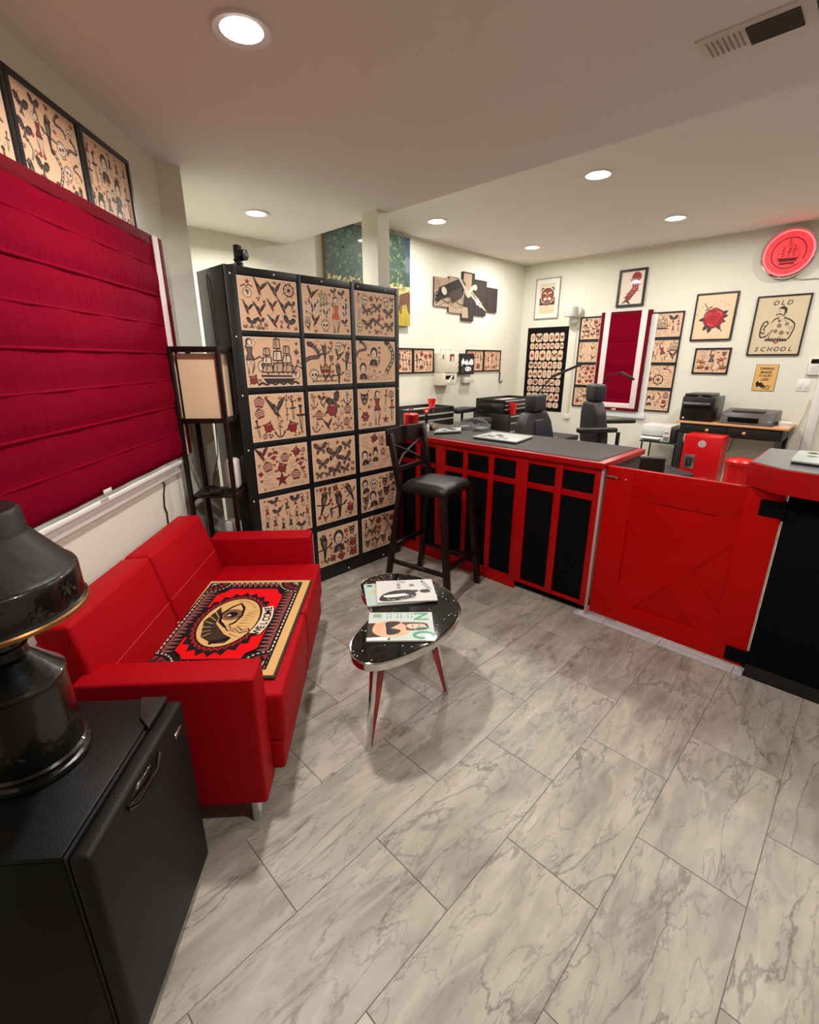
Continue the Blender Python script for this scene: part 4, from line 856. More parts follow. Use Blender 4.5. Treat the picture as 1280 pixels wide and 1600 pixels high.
# ================================================================ kidney coffee table
OUT = [(0.929, 1.241), (0.974, 1.281), (1.034, 1.312), (1.095, 1.334), (1.150, 1.362), (1.192, 1.401), (1.220, 1.477), (1.248, 1.557), (1.29, 1.618), (1.351, 1.652), (1.423, 1.652), (1.496, 1.612), (1.549, 1.545), (1.580, 1.445), (1.572, 1.323), (1.539, 1.217), (1.483, 1.138), (1.41, 1.085), (1.319, 1.052), (1.248, 1.040), (1.173, 1.036), (1.091, 1.042), (1.007, 1.059), (0.944, 1.086), (0.903, 1.122), (0.895, 1.178)]
def smooth(P_, k=3):
    n = len(P_)
    for _ in range(1): P_ = [((P_[i-1][0]+2*P_[i][0]+P_[(i+1) % n][0])/4, (P_[i-1][1]+2*P_[i][1]+P_[(i+1) % n][1])/4) for i in range(n)]
    o = []
    for i in range(n):
        p0, p1, p2, p3 = P_[i-1], P_[i], P_[(i+1) % n], P_[(i+2) % n]
        for q in range(k):
            u = q/k; o.append(tuple(.5*((2*p1[a])+(-p0[a]+p2[a])*u+(2*p0[a]-5*p1[a]+4*p2[a]-p3[a])*u*u+(-p0[a]+3*p1[a]-3*p2[a]+p3[a])*u**3) for a in (0, 1)))
    return o
TC = (1.25, 1.33); so = [(x-TC[0], y-TC[1]) for x, y in smooth(OUT)][::-1]
t = empty('kidney_coffee_table', (TC[0], TC[1], 0), 0, 'kidney-shaped black glass coffee table with splayed red and chrome legs', 'coffee table')
def inset(pts, d):
    n = len(pts); o = []
    for i in range(n):
        a_ = Vector(pts[i-1]); b_ = Vector(pts[(i+1) % n]); dd = (b_-a_).normalized(); o.append((pts[i][0]-dd.y*d, pts[i][1]+dd.x*d))
    return o
P().prism(so, .425, .452).make('edge_band', CHR, t)
P().prism(inset(so, .006), .4525, .460, .002).make('glass_top', SPECK, t)
P().tube([(x, y, .4565) for x, y in so+so[:1]], .0042, 8).make('edge_bead', CHR, t)
P().prism(inset(so, .02), .415, .425).make('underside', mat('table_underside', (60, 12, 14), .4), t)
for fx, fy, hx_, hy_ in ((.960, 1.176, 1.035, 1.20), (1.434, 1.171, 1.36, 1.235), (1.40, 1.66, 1.37, 1.545)):
    f = Vector((fx-TC[0], fy-TC[1], 0)); h = Vector((hx_-TC[0], hy_-TC[1], .418)); o = (f-h); o.z = 0; o.normalize(); s = Vector((-o.y, o.x, 0))
    def q4(c, ro, rs): return [c-o*ro-s*rs, c+o*ro-s*rs*.35, c+o*ro+s*rs*.35, c-o*ro+s*rs]
    lg = P().hexa(q4(f+Vector((0, 0, .004)), .008, .010), q4(h, .022, .038), .001).make('leg', mat('leg_red', (158, 8, 22), .25, coat=.4), t)
    P().hexa(q4(f+o*.010, .0055, .012), q4(h+o*.026, .006, .020), .001).make('chrome_spine', CHR, lg)
    P().hexa(q4(f+Vector((0, 0, 0)), .012, .013), q4(f+Vector((0, 0, .014)), .012, .013), .001).make('foot_cap', CHR, lg)
# magazines (x along the cover's long side towards its head)
def magazine(label, c, ang, L, Wd, z, art, th=.006):
    t = empty('magazine', (c[0], c[1], z), ang, label, 'magazine', 'magazines on the coffee table')
    p = P()
    for k in range(4): p.bx(-L/2+.0005*k, L/2-.0004*k, -Wd/2, Wd/2-.0006*k, th*k/4, th*(k+.85)/4)
    p.make('pages', mat('page_edge', (222, 218, 208), .6), t)
    art(L, Wd).make('cover', print_mat('glossy_cover', .45, .08), t, flat=True, loc=(-L/2, -Wd/2, th))
SK = (232, 172, 138)
def art_green(L, W):   # x: foot -> head of the cover; y: right -> left of the cover
    I = Ink(); I.rect(0, 0, L, W, (188, 202, 192)); I.rect(0, W*.02, L*.34, W*.6, (60, 44, 34)); GR = (74, 150, 110)
    I.poly([(0, W*.02), (L*.3, W*.02), (L*.34, W*.14), (0, W*.1)], (216, 226, 224))
    I.curve([(L*.08, W*.3), (L*.12, W*.6), (L*.28, W*.68), (L*.52, W*.66), (L*.6, W*.52), (L*.62, W*.25), (L*.5, W*.14), (L*.25, W*.12)], SK)
    I.curve([(L*.27, W*.62), (L*.42, W*.66), (L*.5, W*.6), (L*.38, W*.44), (L*.5, W*.34), (L*.44, W*.22), (L*.3, W*.2), (L*.28, W*.4)], (44, 32, 34)); I.poly([(L*.34, W*.42), (L*.48, W*.5), (L*.52, W*.36)], SK)
    I.curve([(L*.52, W*.62), (L*.86, W*.6), (L*.92, W*.48), (L*.88, W*.36), (L*.6, W*.34), (L*.58, W*.5)], (92, 56, 40)); I.curve([(L*.6, W*.54), (L*.8, W*.56), (L*.88, W*.5), (L*.86, W*.42), (L*.64, W*.4)], (240, 190, 170)); I.ell(L*.78, W*.45, .006, .003, (60, 30, 30), n=8); I.ell(L*.78, W*.52, .006, .003, (60, 30, 30), n=8); I.ell(L*.68, W*.48, .004, .008, (190, 50, 60), n=8)
    I.push(L*.71, W*.93, 1, -pi/2); I.text('N', .02, 0, .085, GR, .02); I.pop()
    I.push(L*.71, W*.40, 1, -pi/2); I.pop(); I.arc(L*.84, W*.17, .038, .022, 0, 2*pi, .014, GR, 16); I.arc(L*.84, W*.36, .032, .016, .6, 3.4, .009, GR, 10)
    for k in range(7): I.line([(L*.13, W*(.3+.04*k)), (L*(.2+.01*k), W*(.26+.05*k))], .002, (196, 130, 100))
    for k in range(9):
        for q in range(4): I.rect(L*(.22+.055*k), W*(.78+.045*q), L*(.222+.055*k)+.006*((k*q+k) % 3 > 0), W*(.80+.05*q), (110, 130, 120))
    for k in range(12): I.rect(L*(.07+.011*k), W*.80, L*(.074+.011*k), W*.94, (60, 80, 70))
    return I
def art_photo(L, W):
    I = Ink(); I.rect(0, 0, L, W, (204, 202, 196)); K = (34, 30, 30)
    I.curve([(L*.04, W*.1), (L*.1, W*.34), (L*.3, W*.5), (L*.55, W*.52), (L*.66, W*.44), (L*.66, W*.24), (L*.5, W*.1), (L*.2, W*.04)], K); I.curve([(L*.12, W*.30), (L*.5, W*.36), (L*.54, W*.28), (L*.2, W*.2)], (226, 218, 208))
    I.curve([(L*.45, W*.42), (L*.68, W*.5), (L*.74, W*.38), (L*.6, W*.26)], K); I.ell(L*.78, W*.4, .022, .017, (210, 196, 186)); I.ell(L*.83, W*.43, .026, .018, K); I.poly([(L*.66, W*.4), (L*.74, W*.42), (L*.74, W*.34), (L*.66, W*.3)], (216, 204, 194))
    R = random.Random(2)
    for k in range(26): I.ell(L*R.uniform(.15, .62), W*R.uniform(.06, .24), .005, .004, R.choice([(190, 180, 170), (120, 112, 108)]), n=6)
    for x, y, w_, h_ in ((.36, .72, .06, .09), (.36, .60, .06, .07), (.58, .68, .08, .1)): I.rect(L*x, W*y, L*(x+w_), W*(y+h_), (120, 120, 112))
    for k in range(16): I.rect(L*(.36+.02*(k % 8)), W*(.86+.05*(k//8)), L*(.372+.02*(k % 8)), W*(.885+.05*(k//8)), (90, 90, 86))
    I.line([(L*.80, W*.96), (L*.84, W*.88), (L*.79, W*.86), (L*.88, W*.80), (L*.80, W*.74), (L*.90, W*.72), (L*.83, W*.64), (L*.93, W*.62), (L*.86, W*.55), (L*.95, W*.52)], .0055, K); return I
def art_pale(L, W):
    I = Ink(); I.rect(0, 0, L, W, (172, 190, 178))
    for k, c in enumerate(((60, 60, 60), (190, 170, 120), (90, 140, 110))): I.rect(L*(.06+.12*k), W*.86, L*(.15+.12*k), W*.94, c)
    I.rect(L*.28, W*.62, L*.5, W*.74, (150, 120, 110)); I.ell(L*.16, W*.6, .02, .015, (196, 180, 120)); return I
magazine('magazine with green title letters and a woman, on the coffee table nearest the sofa', (1.168, 1.202), math.atan2(-.188, .193), .268, .213, .4615, art_green)
magazine('pale green magazine lying under the black and white one', (1.345, 1.432), math.atan2(-.172, .24), .262, .213, .4615, art_pale)
magazine('magazine with a black and white photo of a person in a dark jacket', (1.392, 1.398), math.atan2(-.172, .205), .272, .213, .4682, art_photo)
# ================================================================ bar stool
t = empty('bar_stool', (2.235, 1.955, 0), radians(9.5), 'dark wooden bar stool with black leather seat and cross back by the counter', 'bar stool')
P().bx(-.185, .185, -.17, .17, .700, .722, .004).make('seat_frame', WOODD, t)
p = P(); g = []
n = 12
for i in range(n+1):
    row = []
    for j in range(n+1):
        u = i/n*2-1; v = j/n*2-1; k = (1-abs(u)**6)*(1-abs(v)**6)
        wdt = .188-.015*(v+1)/2
        row.append(p.bm.verts.new((u*wdt, v*.172, .722+.046*k**.5)))
    g.append(row)
for i in range(n):
    for j in range(n): p.bm.faces.new((g[i][j], g[i+1][j], g[i+1][j+1], g[i][j+1]))
o = p.make('seat_pad', LEATB, t, ang=70); sd = o.modifiers.new('t', 'SOLIDIFY'); sd.thickness = .012; sd.offset = -1
for sx_ in (-1, 1):
    P().hexa([(sx_*.205-.018, -.228-.018, 0), (sx_*.205+.018, -.228-.018, 0), (sx_*.205+.018, -.228+.018, 0), (sx_*.205-.018, -.228+.018, 0)], [(sx_*.168-.020, -.15-.02, .705), (sx_*.168+.020, -.15-.02, .705), (sx_*.168+.020, -.15+.02, .705), (sx_*.168-.020, -.15+.02, .705)], .003).make('leg', WOODD, t)
    P().bar((sx_*.205, .262, .0), (sx_*.178, .165, .70), .034, .036, .003, (1, 0, 0)).bar((sx_*.178, .165, .69), (sx_*.185, .235, 1.06), .032, .034, .003, (1, 0, 0)).make('leg', WOODD, t)
p = P()
for k in range(8):
    u0 = -1+k/4; u1 = u0+.25; f = lambda u: .245+.022*(1-u*u)
    p.hexa([(u0*.205, f(u0)-.01, .985), (u1*.205, f(u1)-.01, .985), (u1*.205, f(u1)+.01, .985), (u0*.205, f(u0)+.01, .985)], [(u0*.205, f(u0)-.004, 1.085), (u1*.205, f(u1)-.004, 1.085), (u1*.205, f(u1)+.014, 1.085), (u0*.205, f(u0)+.014, 1.085)])
bmesh.ops.remove_doubles(p.bm, verts=p.bm.verts, dist=.0005); p.make('top_rail', WOODD, t)
P().bar((-.18, .205, .83), (.18, .205, .83), .03, .022, .002, (0, 1, 0)).make('lower_rail', WOODD, t)
for s in (-1, 1): P().tube([(-s*.165, .205, .84), (-s*.05, .236, .905), (s*.06, .242, .95), (s*.165, .246, .99)], [.011, .010, .010, .011], 6).make('cross_slat', WOODD, t)
P().bar((-.195, -.205, .24), (.195, -.205, .24), .03, .022, .002, (0, 1, 0)).make('stretcher', WOODD, t)
P().bar((-.195, .23, .30), (.195, .23, .30), .03, .022, .002, (0, 1, 0)).make('stretcher', WOODD, t)
for s in (-1, 1): P().bar((s*.194, -.20, .20), (s*.194, .23, .20), .022, .03, .002, (1, 0, 0)).make('stretcher', WOODD, t)
# ================================================================ reception counter
t = empty('reception_counter', (2.585, 1.03, 0), 0, 'red framed reception counter with black panels and dark top', 'counter')
CD = .60; CL = 1.92      # depth (x) and length (y)
P().bx(.008, CD-.02, .0, CL, .09, .915).make('body', mat('counter_side', (70, 66, 62), .6), t)
P().bx(.06, CD-.05, .03, CL-.02, 0, .09).make('plinth', BLKM, t)
ys = [(.037, .231), (.277, .464), (.553, .724), (.766, .944), (.983, 1.148), (1.24, 1.40), (1.445, 1.60), (1.645, 1.80)]
for a_, b_ in ys:
    for z0, z1 in ((.084, .728), (.766, .884)): P().bx(.004, .0085, a_-.003, b_+.003, z0-.003, z1+.003).make('panel', BLKM, t)
sy = [0]+[v for q in ys for v in q]+[CL]
for k in range(0, len(sy), 2): P().bx(-.006, .008, sy[k], sy[k+1], .058, .925, .0015).make('stile', REDP, t)
for a_, b_ in ys:
    for z0, z1 in ((.058, .084), (.728, .766), (.884, .925)): P().bx(-.003, .008, a_, b_, z0, z1, .001).make('rail', REDP, t)
P().bx(-.004, .01, .508, CL, 0, .058, .001).make('skirt', REDP, t)
P().bx(-.028, CD, -.018, CL, .925, .957, .003).make('top_edge', REDP, t)
P().bx(.012, CD-.0, .03, CL, .957, .9605, .0005).make('top_surface', TOPG, t)
P().bx(-.012, .004, -.016, -.001, .0, .925, .001).make('corner_strip', mat('pinkish_strip', (196, 150, 146), .5), t)
# art portfolios on the counter
def portfolio(label, q, z, th, seed, grp=None):
    c = Vector((sum(p[0] for p in q)/4, sum(p[1] for p in q)/4, z)); t = empty('portfolio', c, 0, label, 'portfolio', grp)
    loc = [(p[0]-c.x, p[1]-c.y) for p in q]
    P().prism([(x*.97, y*.97) for x, y in loc], 0, th*.55).make('back_cover', mat('portfolio_black', (22, 24, 24), .5), t)
    P().prism(loc, th*.55, th, .001).make('pages', mat('portfolio_white', (180, 188, 182), .4), t)
    I = Ink(); R = random.Random(seed)
    for _ in range(9):
        u, v = R.uniform(.15, .85), R.uniform(.15, .85); x = (loc[0][0]*(1-u)+loc[1][0]*u)*(1-v)+(loc[3][0]*(1-u)+loc[2][0]*u)*v; y = (loc[0][1]*(1-u)+loc[1][1]*u)*(1-v)+(loc[3][1]*(1-u)+loc[2][1]*u)*v
        I.L = 0; I.push(x, y, .026, R.uniform(0, 6)); I.poly(blob(9, lambda a: .6+.4*R.random()), (120, 122, 112)); I.pop()
    I.make('print', M_CLOTH, t, flat=True, loc=(0, 0, th+.0003))
portfolio('open white art portfolio on the middle of the counter top', [(2.725, 2.05), (3.02, 2.07), (3.045, 1.745), (2.735, 1.69)], .9605, .018, 3)
portfolio('small white album on the counter behind the stool back', [(2.665, 2.37), (2.83, 2.45), (3.01, 2.38), (2.87, 2.27)], .9605, .024, 5)
# clutter on the counter behind the stool
t = empty('red_canister', (2.93, 2.87, .9608), 0, 'small red tin canister at the far left end of the counter', 'canister')
P().lathe([(.0, 0), (.062, 0), (.064, .004), (.064, .085), (.066, .088), (.066, .096), (.05, .104), (.0, .106)], n=32, cap=False).make('body', REDPL, t)
P().tube([(-.03, 0, .10), (-.025, 0, .13), (.0, 0, .145), (.025, 0, .13), (.03, 0, .10)], .005).make('handle', BLKG, t)
I_ = Ink(); I_.poly([(-.012, .01), (.0, .03), (.012, .01), (.03, .012), (.014, -.004), (.018, -.022), (0, -.01), (-.018, -.022), (-.014, -.004), (-.03, .012)], (90, 10, 14)); 
for i_, (x, y, d) in enumerate(I_.V): u = x/.064-2.35; I_.V[i_] = ((.0645+d)*cos(u), .045+y, -(.0645+d)*sin(u))
I_.make('emblem', M_PRINT, t)
t = empty('red_dial_timer', (3.05, 2.80, .9605), radians(-45), 'red round dial gauge beside the red canister on the counter', 'gauge')
P().cone((0, -.012, .12), (0, .012, .12), .026, .026, 28, .003).make('case', REDPL, t); P().cone((0, -.0135, .12), (0, -.0121, .12), .012, .012, 20).make('dial', WHP, t); P().bx(-.012, .012, -.01, .01, 0, .09, .002).make('stand', BLKG, t)
t = empty('tool_pouch', (2.88, 2.60, .9605), .5, 'small black tool pouch with brass clips behind the white album', 'pouch')
P().sphere((0, 0, .03), .06, (1.3, .7, .5), 16).make('bag', LEATB, t)
for k in range(6): P().sphere((-.06+.024*k, -.035, .02+.012*(k % 2)), .011, (1.3, .8, .8), 8).make('clip', mat('brass', (190, 160, 110), .3, metal=.8), t)
t = empty('white_bottle', (2.76, 2.52, .9605), 0, 'small white squeeze bottle by the stool back on the counter', 'bottle')
P().lathe([(0, 0), (.014, 0), (.014, .045), (.006, .055), (.005, .065), (0, .066)], n=20, cap=False).make('body', WHP, t); P().cone((0, 0, .062), (0, 0, .07), .007, .005, 12).make('cap', GRYP, t)
for i, (x, y) in enumerate(((3.10, 2.42), (3.12, 2.26))):
    t = empty('clear_organizer', (x, y, .9605), .1, ('clear acrylic organizer box at the back of the counter nearest the rack', 'clear acrylic organizer box at the back of the counter beside the portfolio')[i], 'organizer', 'clear organizers on the counter')
    p = P(); p.bx(-.06, .06, -.05, .05, 0, .003); p.bx(-.06, -.057, -.05, .05, .003, .05); p.bx(.057, .06, -.05, .05, .003, .05); p.bx(-.057, .057, .047, .05, .003, .05); p.bx(-.057, .057, -.05, -.047, .003, .05); p.make('tray', GLS, t)
    P().bx(-.05, .05, -.04, .04, .004, .022, .002).make('contents', mat('swabs', (150, 146, 136), .8), t)
# ================================================================ red half door
t = empty('red_gate', (2.585, .608, 0), 0, 'red half door with raised cross bracing between the two counters', 'gate')
gy0, gy1, gz0, gz1 = -.398, .398, .035, .942
P().bx(.012, .036, gy0, gy1, gz0, gz1, .001).make('door_panel', REDD, t)
iy0, iy1, iz0, iz1 = -.25, .252, .152, .780
P().bx(.005, .012, gy0, iy0, gz0, gz1, .0015).make('stile', REDD, t); P().bx(.005, .012, iy1, gy1, gz0, gz1, .0015).make('stile', REDD, t)
P().bx(.0052, .012, iy0, iy1, iz1, gz1, .0015).make('rail', REDD, t); P().bx(.0052, .012, iy0, iy1, gz0, iz0, .0015).make('rail', REDD, t)
def diag(a_, b_, hw, x0, x1):
    a_ = Vector(a_); b_ = Vector(b_); d = (b_-a_).normalized(); n_ = Vector((-d.y, d.x))*hw; q = [a_-n_, b_-n_, b_+n_, a_+n_]
    I2 = Ink((iy0, iz0, iy1, iz1)); I2.poly([tuple(v) for v in q], DK); pts = [(v[0], v[1]) for v in I2.V]
    p = P(); A = [p.bm.verts.new((x0, y, z)) for y, z in pts]; B = [p.bm.verts.new((x1, y, z)) for y, z in pts]; p.bm.faces.new(A); p.bm.faces.new(B[::-1])
    for i in range(len(A)): p.bm.faces.new((A[i], A[(i+1) % len(A)], B[(i+1) % len(A)], B[i]))
    return p
diag((iy0-.02, iz0-.02), (iy1+.02, iz1+.02), .075, .0056, .012).make('cross_brace', REDD, t)
diag((iy0-.02, iz1+.02), (iy1+.02, iz0-.02), .075, .0060, .012).make('cross_brace', REDD, t)
P().bx(.008, .036, gy0-.004, gy0-.0005, gz0, gz1).make('light_gap_strip', mat('light_gap_tone', (226, 200, 190), .6), t)  # pale strip coloured as the light showing through the gap beside the door
for z in (.86, .09):
    h = P().bx(-.003, .0045, gy0-.005, gy0+.085, z-.038, z+.038, .012, 3)
    hg = h.make('hinge_strap', BLKM, t); P().cone((-.006, gy0-.006, z-.045), (-.006, gy0-.006, z+.045), .008, .008, 12).make('hinge_pin', BLKM, hg); P().bx(-.006, -.0005, gy0-.055, gy0-.008, z-.04, z+.04, .003).make('hinge_leaf', BLKM, hg)
P().bx(-.012, -.0005, .33, .405, .885, .893, .002).make('bolt_latch', STL, t)
for y in (.34, .29): P().sphere((-.001, y, .882), .004, n=8).make('screw', WHP, t)
# threshold strip
t = empty('floor_threshold', (2.58, .64, 0), 0, 'pale worn threshold strip on the floor under the red half door', 'threshold')
THM = mat('worn_threshold', (196, 192, 196), .45, var=.2, vscale=30, bump=.1)
for a_, b_ in ((-.437, -.397), (-.395, -.05), (-.048, .26), (.262, .44)): P().bx(-.035+.0*(a_), .03, a_, b_, 0.0005, .012, .003).make('strip_piece', THM, t)
# ================================================================ black counter at right
t = empty('black_counter', (2.585, .2, 0), 0, 'black counter with red slab top at the right picture edge', 'counter')
P().bx(.0, .56, -1.5, -.0, .03, .95, .003).make('body', BLKM, t)
P().bx(-.012, .0, -1.5, -.0, 0, .07, .002).make('base_board', BLK, t)
top = [(.515, .17), (.022, .172), (-.085, .04), (-.10, -.09), (-.13, -1.5), (.6, -1.5)]
P().prism(top, .95, 1.056, .003).make('top_slab', REDP, t)
P().prism(inset(top, .012), 1.0565, 1.0585).make('top_surface', mat('brushed_top', (120, 122, 130), .22, metal=.35, bump=.15, bscale=20, stretch=(1, 12, 1)), t)
P().bx(.03, .075, .03, .12, .92, .948, .003).make('latch_keeper', mat('worn_steel', (190, 184, 176), .4, metal=.6, var=.3, vscale=60), t)
portfolio('pale art book lying on the red-edged black counter at right', [(2.67, .235), (3.0, .24), (3.05, -.05), (2.64, -.03)], 1.0590, .016, 9)
# ================================================================ etagere floor lamp
lt = empty('shelf_floor_lamp', LN(2.672, -.935), R_LEFT, 'dark wood shelf floor lamp with cream paper shade in the window corner', 'floor lamp')
S = .118
for x in (-S, S):
    for y in (-S, S): P().bx(x-.011, x+.011, y-.011, y+.011, 0, 1.566, .001).make('post', WOODD, lt)
for z in (1.553, 1.195): 
    for nm, args in (('rail', (-S, S, -S-.01, -S+.01)), ('rail', (-S, S, S-.01, S+.01)), ('rail', (-S-.01, -S+.01, -S, S)), ('rail', (S-.01, S+.01, -S, S))):
        P().bx(args[0], args[1], args[2], args[3], z-.012, z+.013, .001).make(nm, WOODD, lt)
p = P(); sh_ = S-.022
for q in ((-sh_, sh_, -sh_, -sh_+.003), (-sh_, sh_, sh_-.003, sh_), (-sh_, -sh_+.003, -sh_, sh_), (sh_-.003, sh_, -sh_, sh_)): p.bx(q[0], q[1], q[2], q[3], 1.2, 1.532)
p.make('shade', SHADEC, lt)
for z in (.78, .40): 
    for k in range(6): P().bx(-S+.012+.0375*k, -S+.040+.0375*k, -S-.008, S+.008, z-.012, z, .001).make('shelf_slat', WOODD, lt)
    for s in (-1, 1): P().bx(-S, S, s*S-.008, s*S+.008, z-.03, z-.012, .001).make('shelf_rail', WOODD, lt)
P().bx(-S, S, -S, S, .03, .05, .002).make('base_shelf', WOODD, lt)
P().tube([(.02, -.05, 1.19), (.02, -.05, 1.16)], .003).make('pull_switch', WHP, lt)
P().tube([(-.02, -.03, 1.19), (-.01, -.02, 1.0), (-.04, .0, .9), (-.05, .02, .80)], .003).make('cord', BLKG, lt)
wp = LN(2.735, -.868, .7805)
t = empty('white_router', wp, R_LEFT, 'white rounded router tower on the middle shelf of the floor lamp', 'router')
P().bx(-.048, .048, -.036, .036, 0, .178, .022, 4).make('case', mat('router_white', (226, 214, 210), .45), t); P().bx(-.01, .01, -.0, .003, .1785, .1795).make('top_logo', GRYP, t)
t = empty('black_cable_box', LN(2.62, -.96, .7805), R_LEFT, 'black adapter with coiled cable on the middle lamp shelf', 'adapter')
P().bx(-.05, .04, -.06, .05, 0, .025, .005).make('case', BLKG, t); P().tube([(.05*cos(u), .045*sin(u), .03+.004*sin(3*u)) for u in [k*.35 for k in range(19)]], .004).make('coil', BLKG, t)
t = empty('white_purifier', LN(2.66, -.88, .4005), R_LEFT, 'white cylindrical device on the lower lamp shelf behind the sofa arm', 'device')
P().lathe([(0, 0), (.045, 0), (.048, .005), (.046, .195), (.04, .205), (0, .206)], n=32, cap=False).make('body', mat('device_white', (190, 186, 190), .4), t); P().cone((.03, .036, .10), (.031, .0405, .10), .006, .006, 10).make('status_light', mat('violet_led', (80, 40, 255), emit=4), t)
tag(P().tube([tuple(LN(l, -WL+.006, z)) for l, z in ((2.33, .985), (2.335, .94), (2.36, .90), (2.335, .86), (2.32, .80), (2.335, .76), (2.33, .72), (2.33, .5), (2.32, .1))], .0038).make('wall_cable', BLKG), 'black cable hanging down the white wall behind the sofa', 'cable')
# ================================================================ tool chests in the work area
ALU = mat('drawer_pull_aluminium', (205, 203, 196), .3, metal=.6)
CHB = mat('chest_black', (20, 19, 18), .35, coat=.2)
CHD = mat('chest_drawer', (58, 50, 44), .4)
def drawers(p_, x0, x1, y, zs, m=CHB):
    for z0, z1 in zs:
        d = P().bx(x0+.012, x1-.012, y-.012, y+.004, z0+.004, z1-.004, .002).make('drawer', m, p_)
        P().bx(x0+.02, x1-.02, y-.028, y-.011, z1-.020, z1-.006, .003).make('handle', ALU, d)
t = empty('tool_chest', (3.91, 3.50, 0), 0, 'black tool chest with a red cup on it, just right of the black rack', 'tool chest', 'black tool chests in the work area')
P().bx(-.37, .37, 0, .40, .06, .955, .004).make('cabinet', CHB, t)
p = P()
for q in ((-.37, .37, 0, .012), (-.37, .37, .388, .40), (-.37, -.358, .012, .388), (.358, .37, .012, .388)): p.bx(q[0], q[1], q[2], q[3], .955, 1.0, .001)
p.make('top_rim', CHB, t); P().bx(-.355, .355, .014, .386, .956, .962).make('top_liner', mat('grey_liner', (190, 176, 168), .7), t)
drawers(t, -.36, .36, 0, [(.885, .945), (.80, .882), (.72, .797), (.60, .717), (.42, .597), (.10, .417)])
P().bx(.0-.012, .012, -.016, -.001, .955, .975, .001).make('lock', STL, t)
for x in (-.3, .3):
    for y in (.05, .34): P().cone((x, y-.015, .03), (x, y+.015, .03), .03, .03, 16).make('caster', GRYP, t)
t = empty('stacked_tool_chest', (5.19, 3.10, 0), 0, 'tall stacked black tool chest with many drawers by the room corner', 'tool chest', 'black tool chests in the work area')
P().bx(-.38, .38, 0, .52, .08, .885, .004).make('lower_cabinet', CHB, t)
P().bx(-.36, .36, .10, .50, .886, 1.01, .003).make('upper_chest', CHB, t)
p = P()
for q in ((-.36, .36, .10, .112), (-.36, .36, .488, .50), (-.36, -.348, .112, .488), (.348, .36, .112, .488)): p.bx(q[0], q[1], q[2], q[3], 1.01, 1.052, .001)
p.make('top_rim', CHB, t); P().bx(-.345, .345, .114, .486, 1.011, 1.02).make('top_liner', MATS['grey_liner'], t)
drawers(t, -.35, .35, .10, [(1.0, 1.045), (.95, .998), (.895, .948)])
drawers(t, -.37, .37, 0, [(.80, .875), (.70, .797), (.50, .697), (.30, .497), (.10, .297)], CHD)
P().bx(-.384, -.3805, .30, .36, .72, .80, .001).make('side_sticker', WHP, t); P().bx(-.366, -.3605, .17, .26, .985, .995, .001).make('side_badge', STL, t); P().bx(-.366, -.3605, .17, .24, .965, .972, .001).make('side_badge', STL, t)
P().sphere((-.385, .44, .76), .03, (.3, 1, .7), 12).make('power_socket', GRYP, t)
for x in (-.3, .3):
    for y in (.06, .46): P().cone((x, y-.015, .04), (x, y+.015, .04), .04, .04, 16).make('caster', GRYP, t)
def cup(x, y, z, label):
    t = empty('red_cup', (x, y, z), 0, label, 'cup', 'red party cups')
    P().lathe([(0, 0), (.031, 0), (.032, .004), (.034, .04), (.0355, .042), (.040, .085), (.0415, .087), (.046, .118), (.048, .120), (.048, .124), (.045, .124), (.043, .112), (.030, .006), (0, .006)], n=32, cap=False).make('cup_body', mat('red_cup_plastic', (235, 10, 18), .3, coat=.2), t)
cup(4.03, 3.62, .9625, 'red party cup on the tool chest next to the black rack')
cup(4.93, 3.125, .8855, 'red party cup on the stacked tool chest near the corner')
# padded arm rests on stands
for x, y, z, lab in ((4.585, 3.62, .90, 'black padded arm rest stand against the back wall'), (4.28, 3.17, .835, 'lower black padded arm rest stand in front of the tool chest')):
    t = empty('arm_rest_stand', (x, y, 0), .05, lab, 'arm rest', 'padded arm rest stands')
    P().bx(-.19, .19, -.09, .09, z-.005, z+.05, .018, 3).make('pad', LEATB, t); P().cone((0, 0, .03), (0, 0, z-.005), .016, .016, 16).make('post', BLKG, t)
    for k in range(3): u = k*2.09; P().bar((0, 0, .035), (.22*cos(u), .22*sin(u), .012), .03, .02, .002).make('foot', BLKG, t)
    P().cone((.03, 0, z-.12), (.06, 0, z-.12), .012, .012, 12).make('height_knob', GRYP, t)
# round backed work stool
t = empty('work_stool', (3.42, 2.55, 0), radians(-50), 'black rolling stool with rounded backrest behind the counter portfolio', 'stool')
P().sphere((0, .14, .90), .155, (1, .22, .62), 24).make('backrest', LEATB, t); P().bar((0, .15, .52), (0, .16, .84), .03, .012, .002, (1, 0, 0)).make('back_bracket', BLKG, t)
P().lathe([(0, .5), (.17, .5), (.185, .515), (.185, .55), (.16, .568), (0, .572)], n=32, cap=False).make('seat', LEATB, t); P().cone((0, 0, .1), (0, 0, .5), .025, .02, 16).make('gas_lift', CHR, t)
for k in range(5): u = k*1.257; lg = P().bar((0, 0, .1), (.26*cos(u), .26*sin(u), .06), .035, .025, .003).make('leg', BLKG, t); P().sphere((.26*cos(u), .26*sin(u), .028), .028, n=10).make('caster', GRYP, lg)
